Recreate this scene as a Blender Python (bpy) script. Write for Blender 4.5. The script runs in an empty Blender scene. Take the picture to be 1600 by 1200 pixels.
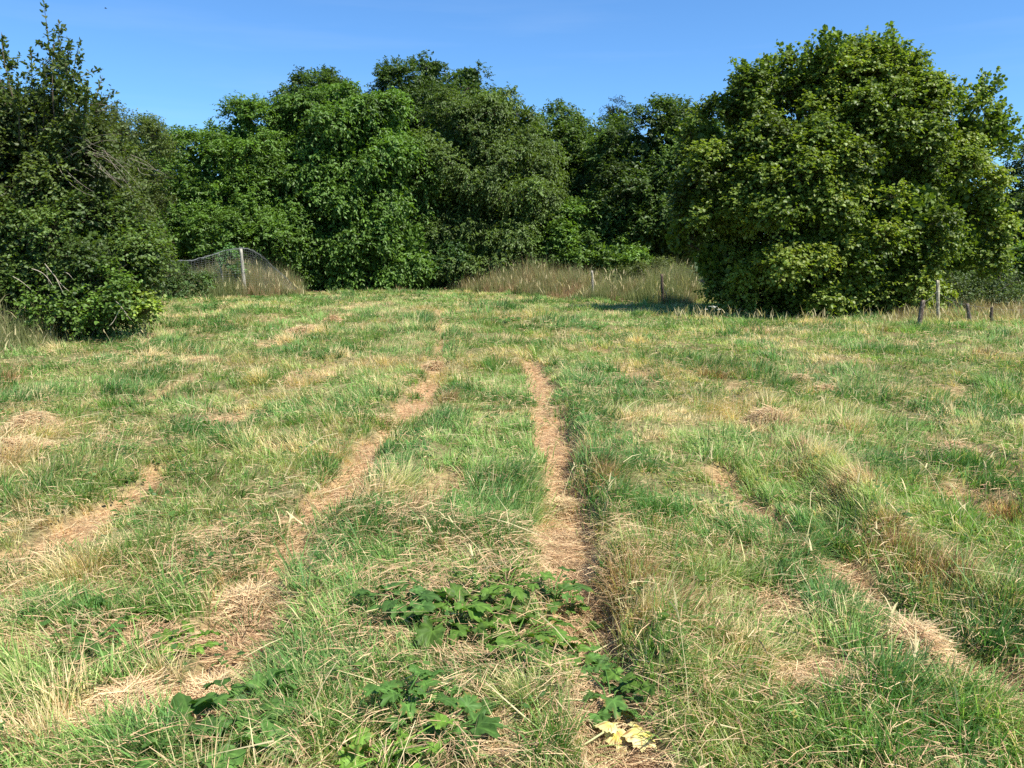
import bpy, math
import numpy as np

# ------------------------------------------------------------------ camera, sky, sun, exposure
C = bpy.context.scene
CAM_H = 1.6
F = 1300.0                       # focal length in pixels of a 1600 wide frame
PITCH = math.atan(200 / F)
cam_data = bpy.data.cameras.new("camera")
cam_data.sensor_width = 36.0
cam_data.lens = 36.0 * F / 1600.0
cam_data.clip_start = 0.05
cam_data.clip_end = 6000.0
cam = bpy.data.objects.new("camera", cam_data)
C.collection.objects.link(cam)
cam.location = (0, 0, CAM_H)
cam.rotation_euler = (math.pi / 2 - PITCH, 0, 0)
C.camera = cam

SUN_EL = math.radians(55)
SUN_AZ = math.radians(124)        # clockwise from +Y (the view direction): right and a little behind the camera
sun_dir = np.array([math.sin(SUN_AZ) * math.cos(SUN_EL), math.cos(SUN_AZ) * math.cos(SUN_EL), math.sin(SUN_EL)])
world = bpy.data.worlds.new("World")
C.world = world
world.use_nodes = True
wn = world.node_tree.nodes
wl = world.node_tree.links
wn.clear()
sky = wn.new("ShaderNodeTexSky")
sky.sky_type = 'NISHITA'
sky.sun_disc = False
sky.sun_elevation = SUN_EL
sky.sun_rotation = SUN_AZ
sky.altitude = 300
sky.air_density = 1.0
sky.dust_density = 0.1
sky.ozone_density = 5.0
bg = wn.new("ShaderNodeBackground")
bg.inputs[1].default_value = 0.09
wo = wn.new("ShaderNodeOutputWorld")
# a few very thin cirrus streaks, fixed to the sky's own directions
tc = wn.new("ShaderNodeTexCoord")
mp = wn.new("ShaderNodeMapping")
mp.inputs['Scale'].default_value = (1.6, 1.6, 16.0)
mp.inputs['Rotation'].default_value = (0.0, 0.06, 0.0)
nz = wn.new("ShaderNodeTexNoise")
nz.inputs['Scale'].default_value = 2.2
nz.inputs['Detail'].default_value = 6
cr = wn.new("ShaderNodeMapRange")
cr.inputs[1].default_value = 0.52
cr.inputs[2].default_value = 0.80
cr.inputs[3].default_value = 0.0
cr.inputs[4].default_value = 0.05
mixc = wn.new("ShaderNodeMixRGB")
mixc.inputs[2].default_value = (6.5, 7.0, 7.6, 1)
wl.new(tc.outputs['Generated'], mp.inputs[0])
wl.new(mp.outputs[0], nz.inputs['Vector'])
wl.new(nz.outputs[0], cr.inputs[0])
wl.new(cr.outputs[0], mixc.inputs[0])
clear = wn.new("ShaderNodeMixRGB")
clear.blend_type = 'MULTIPLY'
clear.inputs[0].default_value = 1.0
clear.inputs[2].default_value = (0.62, 0.90, 1.12, 1)
wl.new(sky.outputs[0], clear.inputs[1])
wl.new(clear.outputs[0], mixc.inputs[1])
wl.new(mixc.outputs[0], bg.inputs[0])
wl.new(bg.outputs[0], wo.inputs[0])

sun_data = bpy.data.lights.new("sun", 'SUN')
sun_data.energy = 4.6
sun_data.angle = math.radians(0.53)
sun_data.color = (1.0, 0.955, 0.88)
sun = bpy.data.objects.new("sun", sun_data)
C.collection.objects.link(sun)
sun.rotation_euler = (math.pi / 2 - SUN_EL, 0, math.pi - SUN_AZ)
sun.location = (20, -10, 30)

C.view_settings.view_transform = 'Standard'
C.view_settings.look = 'None'
C.view_settings.exposure = 0.95
C.view_settings.gamma = 1.0
C.cycles.max_bounces = 6
C.cycles.diffuse_bounces = 3
C.cycles.glossy_bounces = 2
C.cycles.transmission_bounces = 4
C.cycles.transparent_max_bounces = 4
C.cycles.caustics_reflective = False
C.cycles.caustics_refractive = False
C.cycles.use_denoising = False
C.cycles.use_adaptive_sampling = False
C.render.threads_mode = 'AUTO'

# ------------------------------------------------------------------ maths helpers
CP, SP = math.cos(PITCH), math.sin(PITCH)


def ray(u, v):
    a, b = u - 800.0, v - 600.0
    return np.array([a, F * CP - b * SP, -F * SP - b * CP])


def P(u, v, D):
    """the point at distance D (along Y) seen at pixel u, v of the 1600 wide photograph"""
    d = ray(u, v)
    return np.array([0, 0, CAM_H]) + d * (D / d[1])


def G(u, v):
    d = ray(u, v)
    return (np.array([0, 0, CAM_H]) + d * (CAM_H / -d[2]))[:2]


def hash2(ix, iy, seed):
    n = (ix.astype(np.int64) * 374761393 + iy.astype(np.int64) * 668265263 + seed * 1442695041) & 0xFFFFFFFF
    n = ((n ^ (n >> 13)) * 1274126177) & 0xFFFFFFFF
    n = n ^ (n >> 16)
    return (n & 0xFFFFFF) / float(0xFFFFFF)


def noise(x, y, scale, seed=0):
    x = np.asarray(x, float) / scale + 137.2
    y = np.asarray(y, float) / scale + 91.7
    ix, iy = np.floor(x), np.floor(y)
    fx, fy = x - ix, y - iy
    fx = fx * fx * (3 - 2 * fx)
    fy = fy * fy * (3 - 2 * fy)
    a, b = hash2(ix, iy, seed), hash2(ix + 1, iy, seed)
    c, d = hash2(ix, iy + 1, seed), hash2(ix + 1, iy + 1, seed)
    return (a * (1 - fx) + b * fx) * (1 - fy) + (c * (1 - fx) + d * fx) * fy


def fbm(x, y, scale, seed=0, o=3):
    s, w, t = 0, 1.0, 0
    for k in range(o):
        s = s + w * noise(x, y, scale / 2 ** k, seed + k * 17)
        t += w
        w *= 0.5
    return s / t


def sstep(a, b, x):
    t = np.clip((x - a) / (b - a), 0, 1)
    return t * t * (3 - 2 * t)


def norm(v):
    return v / np.maximum(np.linalg.norm(v, axis=-1, keepdims=True), 1e-9)


# ------------------------------------------------------------------ ground fields: the worn strips of dry cut grass
def px_line(pts):
    """pixel way-points (u, v, width) of a strip -> ground way-points (x, y, half width)"""
    out = []
    for u, v, w in pts:
        g = G(u, v)
        out.append((g[0], g[1], 0.5 * w * g[1] / F))
    return out


STRIPS = [px_line(s) for s in [
    [(1040, 1400, 190), (985, 1190, 130), (940, 1060, 105), (905, 940, 85), (882, 850, 92), (878, 770, 74), (868, 690, 48),
     (846, 595, 40), (826, 556, 16), (812, 530, 8)],
    [(684, 478, 5), (686, 505, 12), (687, 540, 14), (680, 580, 38), (640, 645, 64), (590, 690, 58), (545, 740, 74), (480, 820, 60),
     (450, 870, 90), (410, 925, 135), (385, 985, 140), (362, 1050, 140), (345, 1120, 110)],
    [(255, 735, 70), (190, 775, 70), (120, 815, 80), (60, 850, 60), (-40, 900, 60)],
    [(315, 590, 40), (265, 605, 40), (235, 620, 26)],
    [(230, 1090, 120), (160, 1110, 110), (60, 1130, 50)],
    [(1130, 735, 50), (1200, 800, 46), (1290, 865, 60), (1375, 925, 74), (1450, 985, 84), (1530, 1040, 100), (1660, 1130, 120)],
    [(1470, 680, 36), (1540, 712, 40), (1640, 760, 44)],
    [(1440, 735, 34), (1510, 775, 40), (1590, 815, 50)],
    [(932, 540, 10), (958, 552, 14), (1010, 562, 10)],
]]
PATCH = [(*G(400, 930), .18, .34, 1.0), (*G(365, 1045), .16, .24, 1.0), (*G(885, 860), .11, .35, 1.0), (*G(925, 985), .12, .22, 1.0), (*G(962, 1090), .13, .20, 1.0), (*G(1430, 970), .15, .2, .9), (*G(1320, 890), .12, .3, .9), (*G(575, 710), .14, .7, .9)]
for u, v, ru, rv, s in [
    (372, 642, 34, 14, .9), (480, 515, 36, 20, .8), (45, 676, 50, 26, .9), (700, 748, 60, 28, .55), (1160, 600, 40, 10, .7),
    (1285, 610, 30, 12, .7), (480, 590, 40, 22, .6), (235, 553, 16, 10, .8), (30, 715, 60, 24, .55), (1480, 605, 60, 10, .6),
    (1200, 640, 40, 16, .5), (350, 825, 90, 20, .5), (215, 990, 70, 24, .45), (1210, 940, 60, 28, .6), (1270, 1045, 70, 26, .6),
    (1150, 850, 40, 26, .5), (770, 1130, 60, 50, .65), (640, 1020, 120, 30, .35), (1210, 690, 60, 14, .4), (720, 560, 30, 10, .5),
    (410, 500, 30, 8, .5), (330, 560, 40, 12, .4), (1000, 588, 26, 10, .6), (40, 1020, 80, 40, .5),
    (1180, 515, 30, 5, .7), (1330, 565, 60, 8, .4), (1500, 760, 60, 24, .5), (560, 480, 20, 4, .4), (890, 1000, 90, 26, .5),
]:
    c = G(u, v)
    PATCH.append((c[0], c[1], ru * c[1] / F, 0.5 * (G(u, v - rv)[1] - G(u, v + rv)[1]), s))


def straw_mask(x, y):
    x = np.asarray(x, float)
    y = np.asarray(y, float)
    n1 = noise(x, y, 0.22, 5) - 0.5
    n2 = noise(x, y, 0.75, 6) - 0.5
    m = np.zeros_like(x)
    for line in STRIPS:
        for (x0, y0, w0), (x1, y1, w1) in zip(line[:-1], line[1:]):
            dx, dy = x1 - x0, y1 - y0
            L2 = dx * dx + dy * dy
            t = np.clip(((x - x0) * dx + (y - y0) * dy) / L2, 0, 1)
            d = np.hypot(x - x0 - t * dx, y - y0 - t * dy)
            w = w0 + (w1 - w0) * t
            dd = d / w + n1 * 0.9 + n2 * 1.0
            m = np.maximum(m, 1 - sstep(0.66, 1.15, dd))
    brk = 0.42 + 0.40 * (1 - sstep(5.5, 8.5, np.hypot(x, y)))
    m = m * (brk + (1 - brk) * sstep(0.16, 0.40, noise(x, y, 1.15, 8) * 0.65 + noise(x, y, 0.4, 9) * 0.35))
    for cx, cy, rx, ry, s in PATCH:
        d = np.hypot((x - cx) / rx, (y - cy) / ry) + n1 * 0.9 + n2 * 0.5
        m = np.maximum(m, s * (1 - sstep(0.5, 1.15, d)))
    return m


RIDGE = [(px_line([(1170, 620, 40), (1235, 700, 46), (1310, 770, 60), (1395, 850, 80), (1480, 905, 90), (1570, 960, 100), (1680, 1040, 120)]), 0.14),
         (px_line([(870, 560, 20), (905, 640, 34), (925, 720, 44), (960, 800, 50), (985, 880, 60), (1010, 960, 70), (1060, 1060, 90)]), 0.09),
         (px_line([(1560, 760, 60), (1640, 800, 70)]), 0.12), (px_line([(705, 520, 20), (712, 600, 30), (690, 680, 44), (620, 760, 60), (560, 830, 80), (500, 930, 90)]), 0.06)]


def ridge_h(x, y):
    h = np.zeros_like(x)
    for line, H in RIDGE:
        b = np.zeros_like(x)
        for (x0, y0, w0), (x1, y1, w1) in zip(line[:-1], line[1:]):
            dx, dy = x1 - x0, y1 - y0
            t = np.clip(((x - x0) * dx + (y - y0) * dy) / (dx * dx + dy * dy), 0, 1)
            d = np.hypot(x - x0 - t * dx, y - y0 - t * dy)
            b = np.maximum(b, np.exp(-(d / (w0 + (w1 - w0) * t)) ** 2))
        h += H * b * (0.35 + 1.1 * noise(x, y, 0.6, 36))
    return h


def hgt(x, y, m=None):
    x = np.asarray(x, float)
    y = np.asarray(y, float)
    if m is None:
        m = straw_mask(x, y)
    d = np.hypot(x, y)
    k = 1 - sstep(30, 60, d)
    h = 0.15 * (fbm(x, y, 1.5, 21) - 0.5) + 0.10 * (noise(x, y, 0.45, 31) - 0.5) + 0.02 * (noise(x, y, 0.12, 33) - 0.5)
    return h * k + ridge_h(x, y) * (1 - 0.7 * m) - 0.08 * m * (d < 60) - 0.01


# ------------------------------------------------------------------ materials
def mat_attr(name, rough=0.55, spec=0.35, trans=0.0, trans_tint=(1.0, 1.0, 0.5), bump=False, noise_amt=0.0, noise_scale=20):
    m = bpy.data.materials.new(name)
    m.use_nodes = True
    nt = m.node_tree
    n, l = nt.nodes, nt.links
    n.clear()
    out = n.new("ShaderNodeOutputMaterial")
    pb = n.new("ShaderNodeBsdfPrincipled")
    at = n.new("ShaderNodeAttribute")
    at.attribute_name = "tint"
    col = at.outputs['Color']
    if noise_amt:
        t = n.new("ShaderNodeTexCoord")
        nn = n.new("ShaderNodeTexNoise")
        nn.inputs['Scale'].default_value = noise_scale
        nn.inputs['Detail'].default_value = 5
        mr = n.new("ShaderNodeMapRange")
        mr.inputs[1].default_value = 0.3
        mr.inputs[2].default_value = 0.7
        mr.inputs[3].default_value = 1 - noise_amt
        mr.inputs[4].default_value = 1 + noise_amt
        mx = n.new("ShaderNodeVectorMath")
        mx.operation = 'SCALE'
        l.new(t.outputs['Object'], nn.inputs['Vector'])
        l.new(nn.outputs[0], mr.inputs[0])
        l.new(col, mx.inputs[0])
        l.new(mr.outputs[0], mx.inputs['Scale'])
        col = mx.outputs[0]
        if bump:
            bp = n.new("ShaderNodeBump")
            bp.inputs['Strength'].default_value = 0.6
            bp.inputs['Distance'].default_value = 0.02
            l.new(nn.outputs[0], bp.inputs['Height'])
            l.new(bp.outputs[0], pb.inputs['Normal'])
    l.new(col, pb.inputs['Base Color'])
    pb.inputs['Roughness'].default_value = rough
    pb.inputs['Specular IOR Level'].default_value = spec
    if trans > 0:
        tr = n.new("ShaderNodeBsdfTranslucent")
        tm = n.new("ShaderNodeMixRGB")
        tm.blend_type = 'MULTIPLY'
        tm.inputs[0].default_value = 1.0
        tm.inputs[2].default_value = (trans_tint[0], trans_tint[1], trans_tint[2], 1)
        l.new(col, tm.inputs[1])
        l.new(tm.outputs[0], tr.inputs[0])
        ms = n.new("ShaderNodeMixShader")
        ms.inputs[0].default_value = trans
        l.new(pb.outputs[0], ms.inputs[1])
        l.new(tr.outputs[0], ms.inputs[2])
        l.new(ms.outputs[0], out.inputs[0])
    else:
        l.new(pb.outputs[0], out.inputs[0])
    return m


M_GRASS = mat_attr("grass_blade", 0.55, 0.22, 0.30, (1.5, 1.6, 0.8))
M_STRAW = mat_attr("dry_straw", 0.6, 0.25, 0.12, (1.2, 1.1, 0.9))
M_LEAF = mat_attr("tree_leaf", 0.48, 0.32, 0.30, (1.9, 2.0, 0.6))
M_WEED = mat_attr("broad_leaf", 0.55, 0.2, 0.25, (1.6, 1.9, 0.6), noise_amt=0.22, noise_scale=38)
M_BARK = mat_attr("bark", 0.9, 0.1, 0, bump=True, noise_amt=0.4, noise_scale=14)
M_POST = mat_attr("weathered_wood", 0.85, 0.15, 0, bump=True, noise_amt=0.35, noise_scale=30)
M_NET = mat_attr("net_cord", 0.6, 0.3, 0)
M_SOIL = mat_attr("thatch_soil", 0.95, 0.08, 0, bump=True, noise_amt=0.45, noise_scale=26)


# ------------------------------------------------------------------ mesh helpers
def mesh_np(name, V, quads=None, tris=None, cols=None, mat=None, parent=None):
    me = bpy.data.meshes.new(name)
    V = np.ascontiguousarray(V, dtype=np.float32)
    me.vertices.add(len(V))
    me.vertices.foreach_set("co", V.ravel())
    loops, starts = [], []
    nq = 0 if quads is None else len(quads)
    nt = 0 if tris is None else len(tris)
    if nq:
        loops.append(np.asarray(quads, np.int32).ravel())
        starts.append(np.arange(nq, dtype=np.int32) * 4)
    if nt:
        loops.append(np.asarray(tris, np.int32).ravel())
        starts.append(np.arange(nt, dtype=np.int32) * 3 + nq * 4)
    loops = np.concatenate(loops)
    starts = np.concatenate(starts)
    me.loops.add(len(loops))
    me.loops.foreach_set("vertex_index", loops)
    me.polygons.add(nq + nt)
    me.polygons.foreach_set("loop_start", starts)
    me.update(calc_edges=True)
    if cols is not None:
        a = me.attributes.new("tint", 'FLOAT_COLOR', 'POINT')
        cc = np.ones((len(V), 4), np.float32)
        cc[:, :3] = np.clip(cols, 0, 1)
        a.data.foreach_set("color", cc.ravel())
    if mat:
        me.materials.append(mat)
    o = bpy.data.objects.new(name, me)
    C.collection.objects.link(o)
    if parent is not None:
        o.parent = parent
    return o


def tag(o, label=None, cat=None, group=None, kind=None):
    if label:
        o['label'] = label
    if cat:
        o['category'] = cat
    if group:
        o['group'] = group
    if kind:
        o['kind'] = kind
    return o


def empty(name, loc, label, cat, group=None):
    e = bpy.data.objects.new(name, None)
    e.location = loc
    e.empty_display_size = 0.2
    C.collection.objects.link(e)
    return tag(e, label, cat, group)


class Tubes:
    """collects tapered tubes along polylines into one mesh"""
    def __init__(s):
        s.V, s.Q, s.T, s.K, s.n = [], [], [], [], 0

    def add(s, pts, radii, col, sides=6):
        pts = np.asarray(pts, float)
        k = len(pts)
        radii = np.broadcast_to(np.asarray(radii, float), (k,)) if np.ndim(radii) else np.full(k, radii)
        tan = norm(np.gradient(pts, axis=0))
        ref = np.array([0.31, 0.17, 0.93]) if abs(tan[:, 2]).mean() < 0.8 else np.array([1.0, 0.1, 0.05])
        a = norm(np.cross(tan, ref))
        b = np.cross(tan, a)
        th = np.arange(sides) * 2 * math.pi / sides
        ring = (pts[:, None] + radii[:, None, None] * (np.cos(th)[None, :, None] * a[:, None] + np.sin(th)[None, :, None] * b[:, None]))
        s.V.append(ring.reshape(-1, 3))
        i = np.arange(k - 1)[:, None] * sides
        j = np.arange(sides)[None, :]
        j2 = (j + 1) % sides
        q = np.stack([i + j, i + j2, i + sides + j2, i + sides + j], -1).reshape(-1, 4) + s.n
        s.Q.append(q)
        cap = np.array([[(k - 1) * sides + t, (k - 1) * sides + (t + 1) % sides, k * sides] for t in range(sides)]) + s.n
        s.V.append(pts[-1:] + tan[-1:] * radii[-1] * 0.3)
        s.T.append(cap)
        s.K.append(np.broadcast_to(np.asarray(col, float), (k * sides + 1, 3)))
        s.n += k * sides + 1

    def build(s, name, mat, parent=None):
        return mesh_np(name, np.concatenate(s.V), np.concatenate(s.Q), np.concatenate(s.T), np.concatenate(s.K), mat, parent)


def curve_pts(a, b, rng, bend=0.15, n=6, sag=0.0):
    a, b = np.asarray(a, float), np.asarray(b, float)
    L = np.linalg.norm(b - a)
    t = np.linspace(0, 1, n)[:, None]
    off = rng.normal(0, 1, 3) * bend * L
    off2 = rng.normal(0, 1, 3) * bend * L * 0.4
    return a + (b - a) * t + off * (t * (1 - t)) * 2 + off2 * np.sin(t * 2 * math.pi) * 0.4 + np.array([0, 0, sag * L]) * (t * (1 - t)) * 4


# ------------------------------------------------------------------ ground sheet
def build_ground():
    ang = np.arange(0, 360, 0.45) * math.pi / 180
    r = [0.12]
    while r[-1] < 2500:
        r.append(r[-1] * (1.022 if r[-1] < 60 else 1.12))
    r = np.array(r)
    R, A = np.meshgrid(r, ang, indexing='ij')
    x, y = (R * np.sin(A)).ravel(), (R * np.cos(A)).ravel()
    m = straw_mask(x, y)
    z = hgt(x, y, m)
    V = np.stack([x, y, z], 1)
    V = np.vstack([V, [[0, 0, hgt(np.array([0.]), np.array([0.]))[0]]]])
    na, nr = len(ang), len(r)
    i = np.arange(nr - 1)[:, None] * na
    j = np.arange(na)[None]
    j2 = (j + 1) % na
    q = np.stack([i + j, i + j2, i + na + j2, i + na + j], -1).reshape(-1, 4)[:, ::-1]
    c = len(V) - 1
    tris = np.stack([np.full(na, c), np.arange(na), (np.arange(na) + 1) % na], 1)[:, ::-1]
    m = np.append(m, 0)
    xx, yy = V[:, 0], V[:, 1]
    g = fbm(xx, yy, 0.9, 41)[:, None]
    soil = np.array([0.17, 0.15, 0.065]) * (0.5 + 0.5 * g + 0.5 * noise(xx, yy, 0.05, 44)[:, None])
    soil = soil * (1 - g * 0.4) + np.array([0.07, 0.11, 0.03]) * g * 0.4
    straw = np.array([0.40, 0.25, 0.13]) * (0.75 + 0.5 * noise(xx, yy, 0.07, 43)[:, None])
    col = soil * (1 - m[:, None]) + straw * m[:, None]
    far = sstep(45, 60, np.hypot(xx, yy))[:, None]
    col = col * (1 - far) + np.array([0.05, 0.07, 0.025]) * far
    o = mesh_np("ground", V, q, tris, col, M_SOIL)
    tag(o, "field soil and trampled thatch under the grass", "ground", kind="structure")


build_ground()

# ------------------------------------------------------------------ grass
LUSH = np.array([0.080, 0.200, 0.050])
GREEN = np.array([0.145, 0.285, 0.065])
YGREEN = np.array([0.290, 0.390, 0.110])
PALE = np.array([0.640, 0.540, 0.290])
STRAW = np.array([0.740, 0.475, 0.260])
BROWN = np.array([0.260, 0.165, 0.085])


def blades(bx, by, bz, h, w, az, lean, bend, col, seg, rng, tipcol=None, twist=None):
    """ribbon blades: returns V, quads, tris, cols for seg = 3 or 2"""
    n = len(bx)
    ts = np.array([0, .38, .74, 1.0]) if seg == 3 else np.array([0, .55, 1.0])
    ws = np.array([1, .85, .5, 0]) if seg == 3 else np.array([1, .75, 0])
    dirx, diry = np.cos(az), np.sin(az)
    fa = az + math.pi / 2 + rng.normal(0, 0.7, n) if twist is None else twist
    sx, sy = np.cos(fa), np.sin(fa)
    rows = []
    cc = []
    for t, wk in zip(ts, ws):
        hor = h * (lean * t + bend * t * t)
        ver = h * t * np.clip(1 - 0.55 * (lean + bend) * t * np.clip(lean + bend, 0, 1.3), 0.05, 1)
        c = np.stack([bx + dirx * hor, by + diry * hor, bz + ver], 1)
        k = col if tipcol is None else col * (1 - t * t) + tipcol * (t * t)
        if wk > 0:
            s = np.stack([sx * w * wk / 2, sy * w * wk / 2, np.zeros(n)], 1)
            rows += [c - s, c + s]
            cc += [k, k]
        else:
            rows.append(c)
            cc.append(k)
    nv = len(rows)
    V = np.stack(rows, 1).reshape(-1, 3)
    K = np.stack(cc, 1).reshape(-1, 3)
    b = np.arange(n)[:, None] * nv
    Q = [b + np.array([2 * i, 2 * i + 1, 2 * i + 3, 2 * i + 2]) for i in range(seg - 1)]
    T = b + np.array([nv - 3, nv - 2, nv - 1])
    return V, np.concatenate(Q), T, K


class Collect:
    def __init__(s):
        s.p, s.n = [], 0

    def add(s, V, Q, T, K):
        s.p.append((V, None if Q is None else Q + s.n, None if T is None else T + s.n, K))
        s.n += len(V)

    def build(s, name, mat, parent=None):
        V = np.concatenate([p[0] for p in s.p])
        Q = [p[1] for p in s.p if p[1] is not None]
        T = [p[2] for p in s.p if p[2] is not None]
        K = np.concatenate([p[3] for p in s.p])
        return mesh_np(name, V, np.concatenate(Q) if Q else None, np.concatenate(T) if T else None, K, mat, parent)


# hand placed tussocks: u, v, width px, height m, kind (0 lush, 1 green, 2 yellow-green, 3 pale, 4 brown)
TUSSOCK = [
    (540, 805, 80, .30, 0), (575, 830, 60, .24, 0), (825, 775, 70, .24, 1), (820, 760, 40, .2, 0), (1020, 870, 90, .30, 0), (1045, 800, 70, .24, 0),
    (1215, 772, 90, .22, 1), (1370, 722, 90, .26, 0), (1410, 745, 60, .22, 0), (1320, 990, 100, .26, 1), (1300, 960, 70, .24, 0), (1420, 1085, 120, .28, 0),
    (1560, 1130, 140, .30, 1), (1500, 1000, 110, .24, 0), (500, 985, 90, .26, 1), (470, 1040, 120, .26, 0), (540, 1060, 110, .26, 0), (380, 840, 60, .24, 1),
    (600, 890, 110, .26, 1), (660, 1030, 90, .26, 1), (780, 572, 60, .28, 0), (930, 580, 60, .28, 0), (905, 600, 40, .24, 0), (1180, 690, 40, .2, 0),
    (60, 765, 80, .24, 0), (110, 770, 70, .24, 1), (230, 870, 110, .34, 1), (260, 850, 80, .3, 2), (120, 905, 70, .34, 3), (145, 880, 50, .32, 3),
    (750, 740, 60, .22, 0), (700, 670, 60, .22, 0), (610, 660, 60, .26, 1), (590, 770, 40, .34, 3), (620, 760, 40, .30, 2), (645, 800, 40, .24, 4),
    (1350, 795, 60, .30, 4), (1385, 870, 60, .32, 4), (1480, 915, 70, .28, 4), (1245, 740, 60, .24, 4), (1190, 680, 50, .26, 4), (1290, 745, 60, .34, 3),
    (1320, 770, 60, .34, 2), (1580, 795, 60, .3, 4), (985, 905, 50, .34, 4), (950, 760, 50, .3, 4), (980, 940, 50, .3, 4), (1000, 980, 50, .3, 3), (930, 720, 40, .26, 4),
    (45, 690, 60, .36, 3), (30, 725, 70, .34, 3), (10, 590, 40, .34, 4), (450, 535, 40, .3, 3), (500, 520, 30, .3, 3), (380, 505, 30, .28, 3), (235, 560, 20, .4, 3),
    (480, 600, 50, .3, 3), (405, 600, 26, .3, 3), (1010, 590, 30, .26, 4), (1280, 612, 40, .26, 3), (1190, 655, 50, .26, 3), (1115, 640, 50, .28, 3),
    (1400, 620, 30, .24, 3), (1340, 670, 30, .28, 3), (1110, 585, 30, .24, 4), (1540, 555, 30, .3, 4), (1550, 600, 60, .3, 1), (1560, 620, 50, .3, 0),
    (700, 590, 30, .34, 3), (715, 560, 26, .3, 2), (700, 640, 30, .3, 4), (530, 560, 30, .3, 3), (40, 620, 80, .26, 0), (200, 610, 60, .26, 0), (240, 590, 50, .24, 0),
    (430, 525, 60, .26, 0), (300, 545, 50, .26, 0), (180, 560, 60, .2, 0), (1120, 900, 70, .28, 2), (1060, 960, 80, .32, 4), (1090, 900, 60, .30, 2),
    (1130, 1010, 80, .26, 3), (1230, 1170, 120, .26, 1), (1130, 1150, 120, .24, 2), (1320, 1160, 90, .3, 1), (870, 1160, 50, .28, 1), (820, 1100, 50, .26, 2),
    (80, 1130, 90, .3, 3), (30, 1080, 80, .28, 2), (180, 1170, 90, .26, 1), (230, 1190, 90, .26, 0), (430, 1120, 80, .24, 0), (520, 1150, 90, .24, 1),
    (330, 1190, 60, .2, 0), (30, 880, 90, .24, 0), (60, 960, 90, .24, 0), (130, 970, 90, .22, 0), (720, 900, 70, .2, 1), (780, 880, 60, .2, 0),
    (1480, 870, 80, .24, 2), (1530, 900, 80, .22, 1), (1450, 800, 70, .2, 1), (1560, 960, 70, .24, 1),
]


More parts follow.
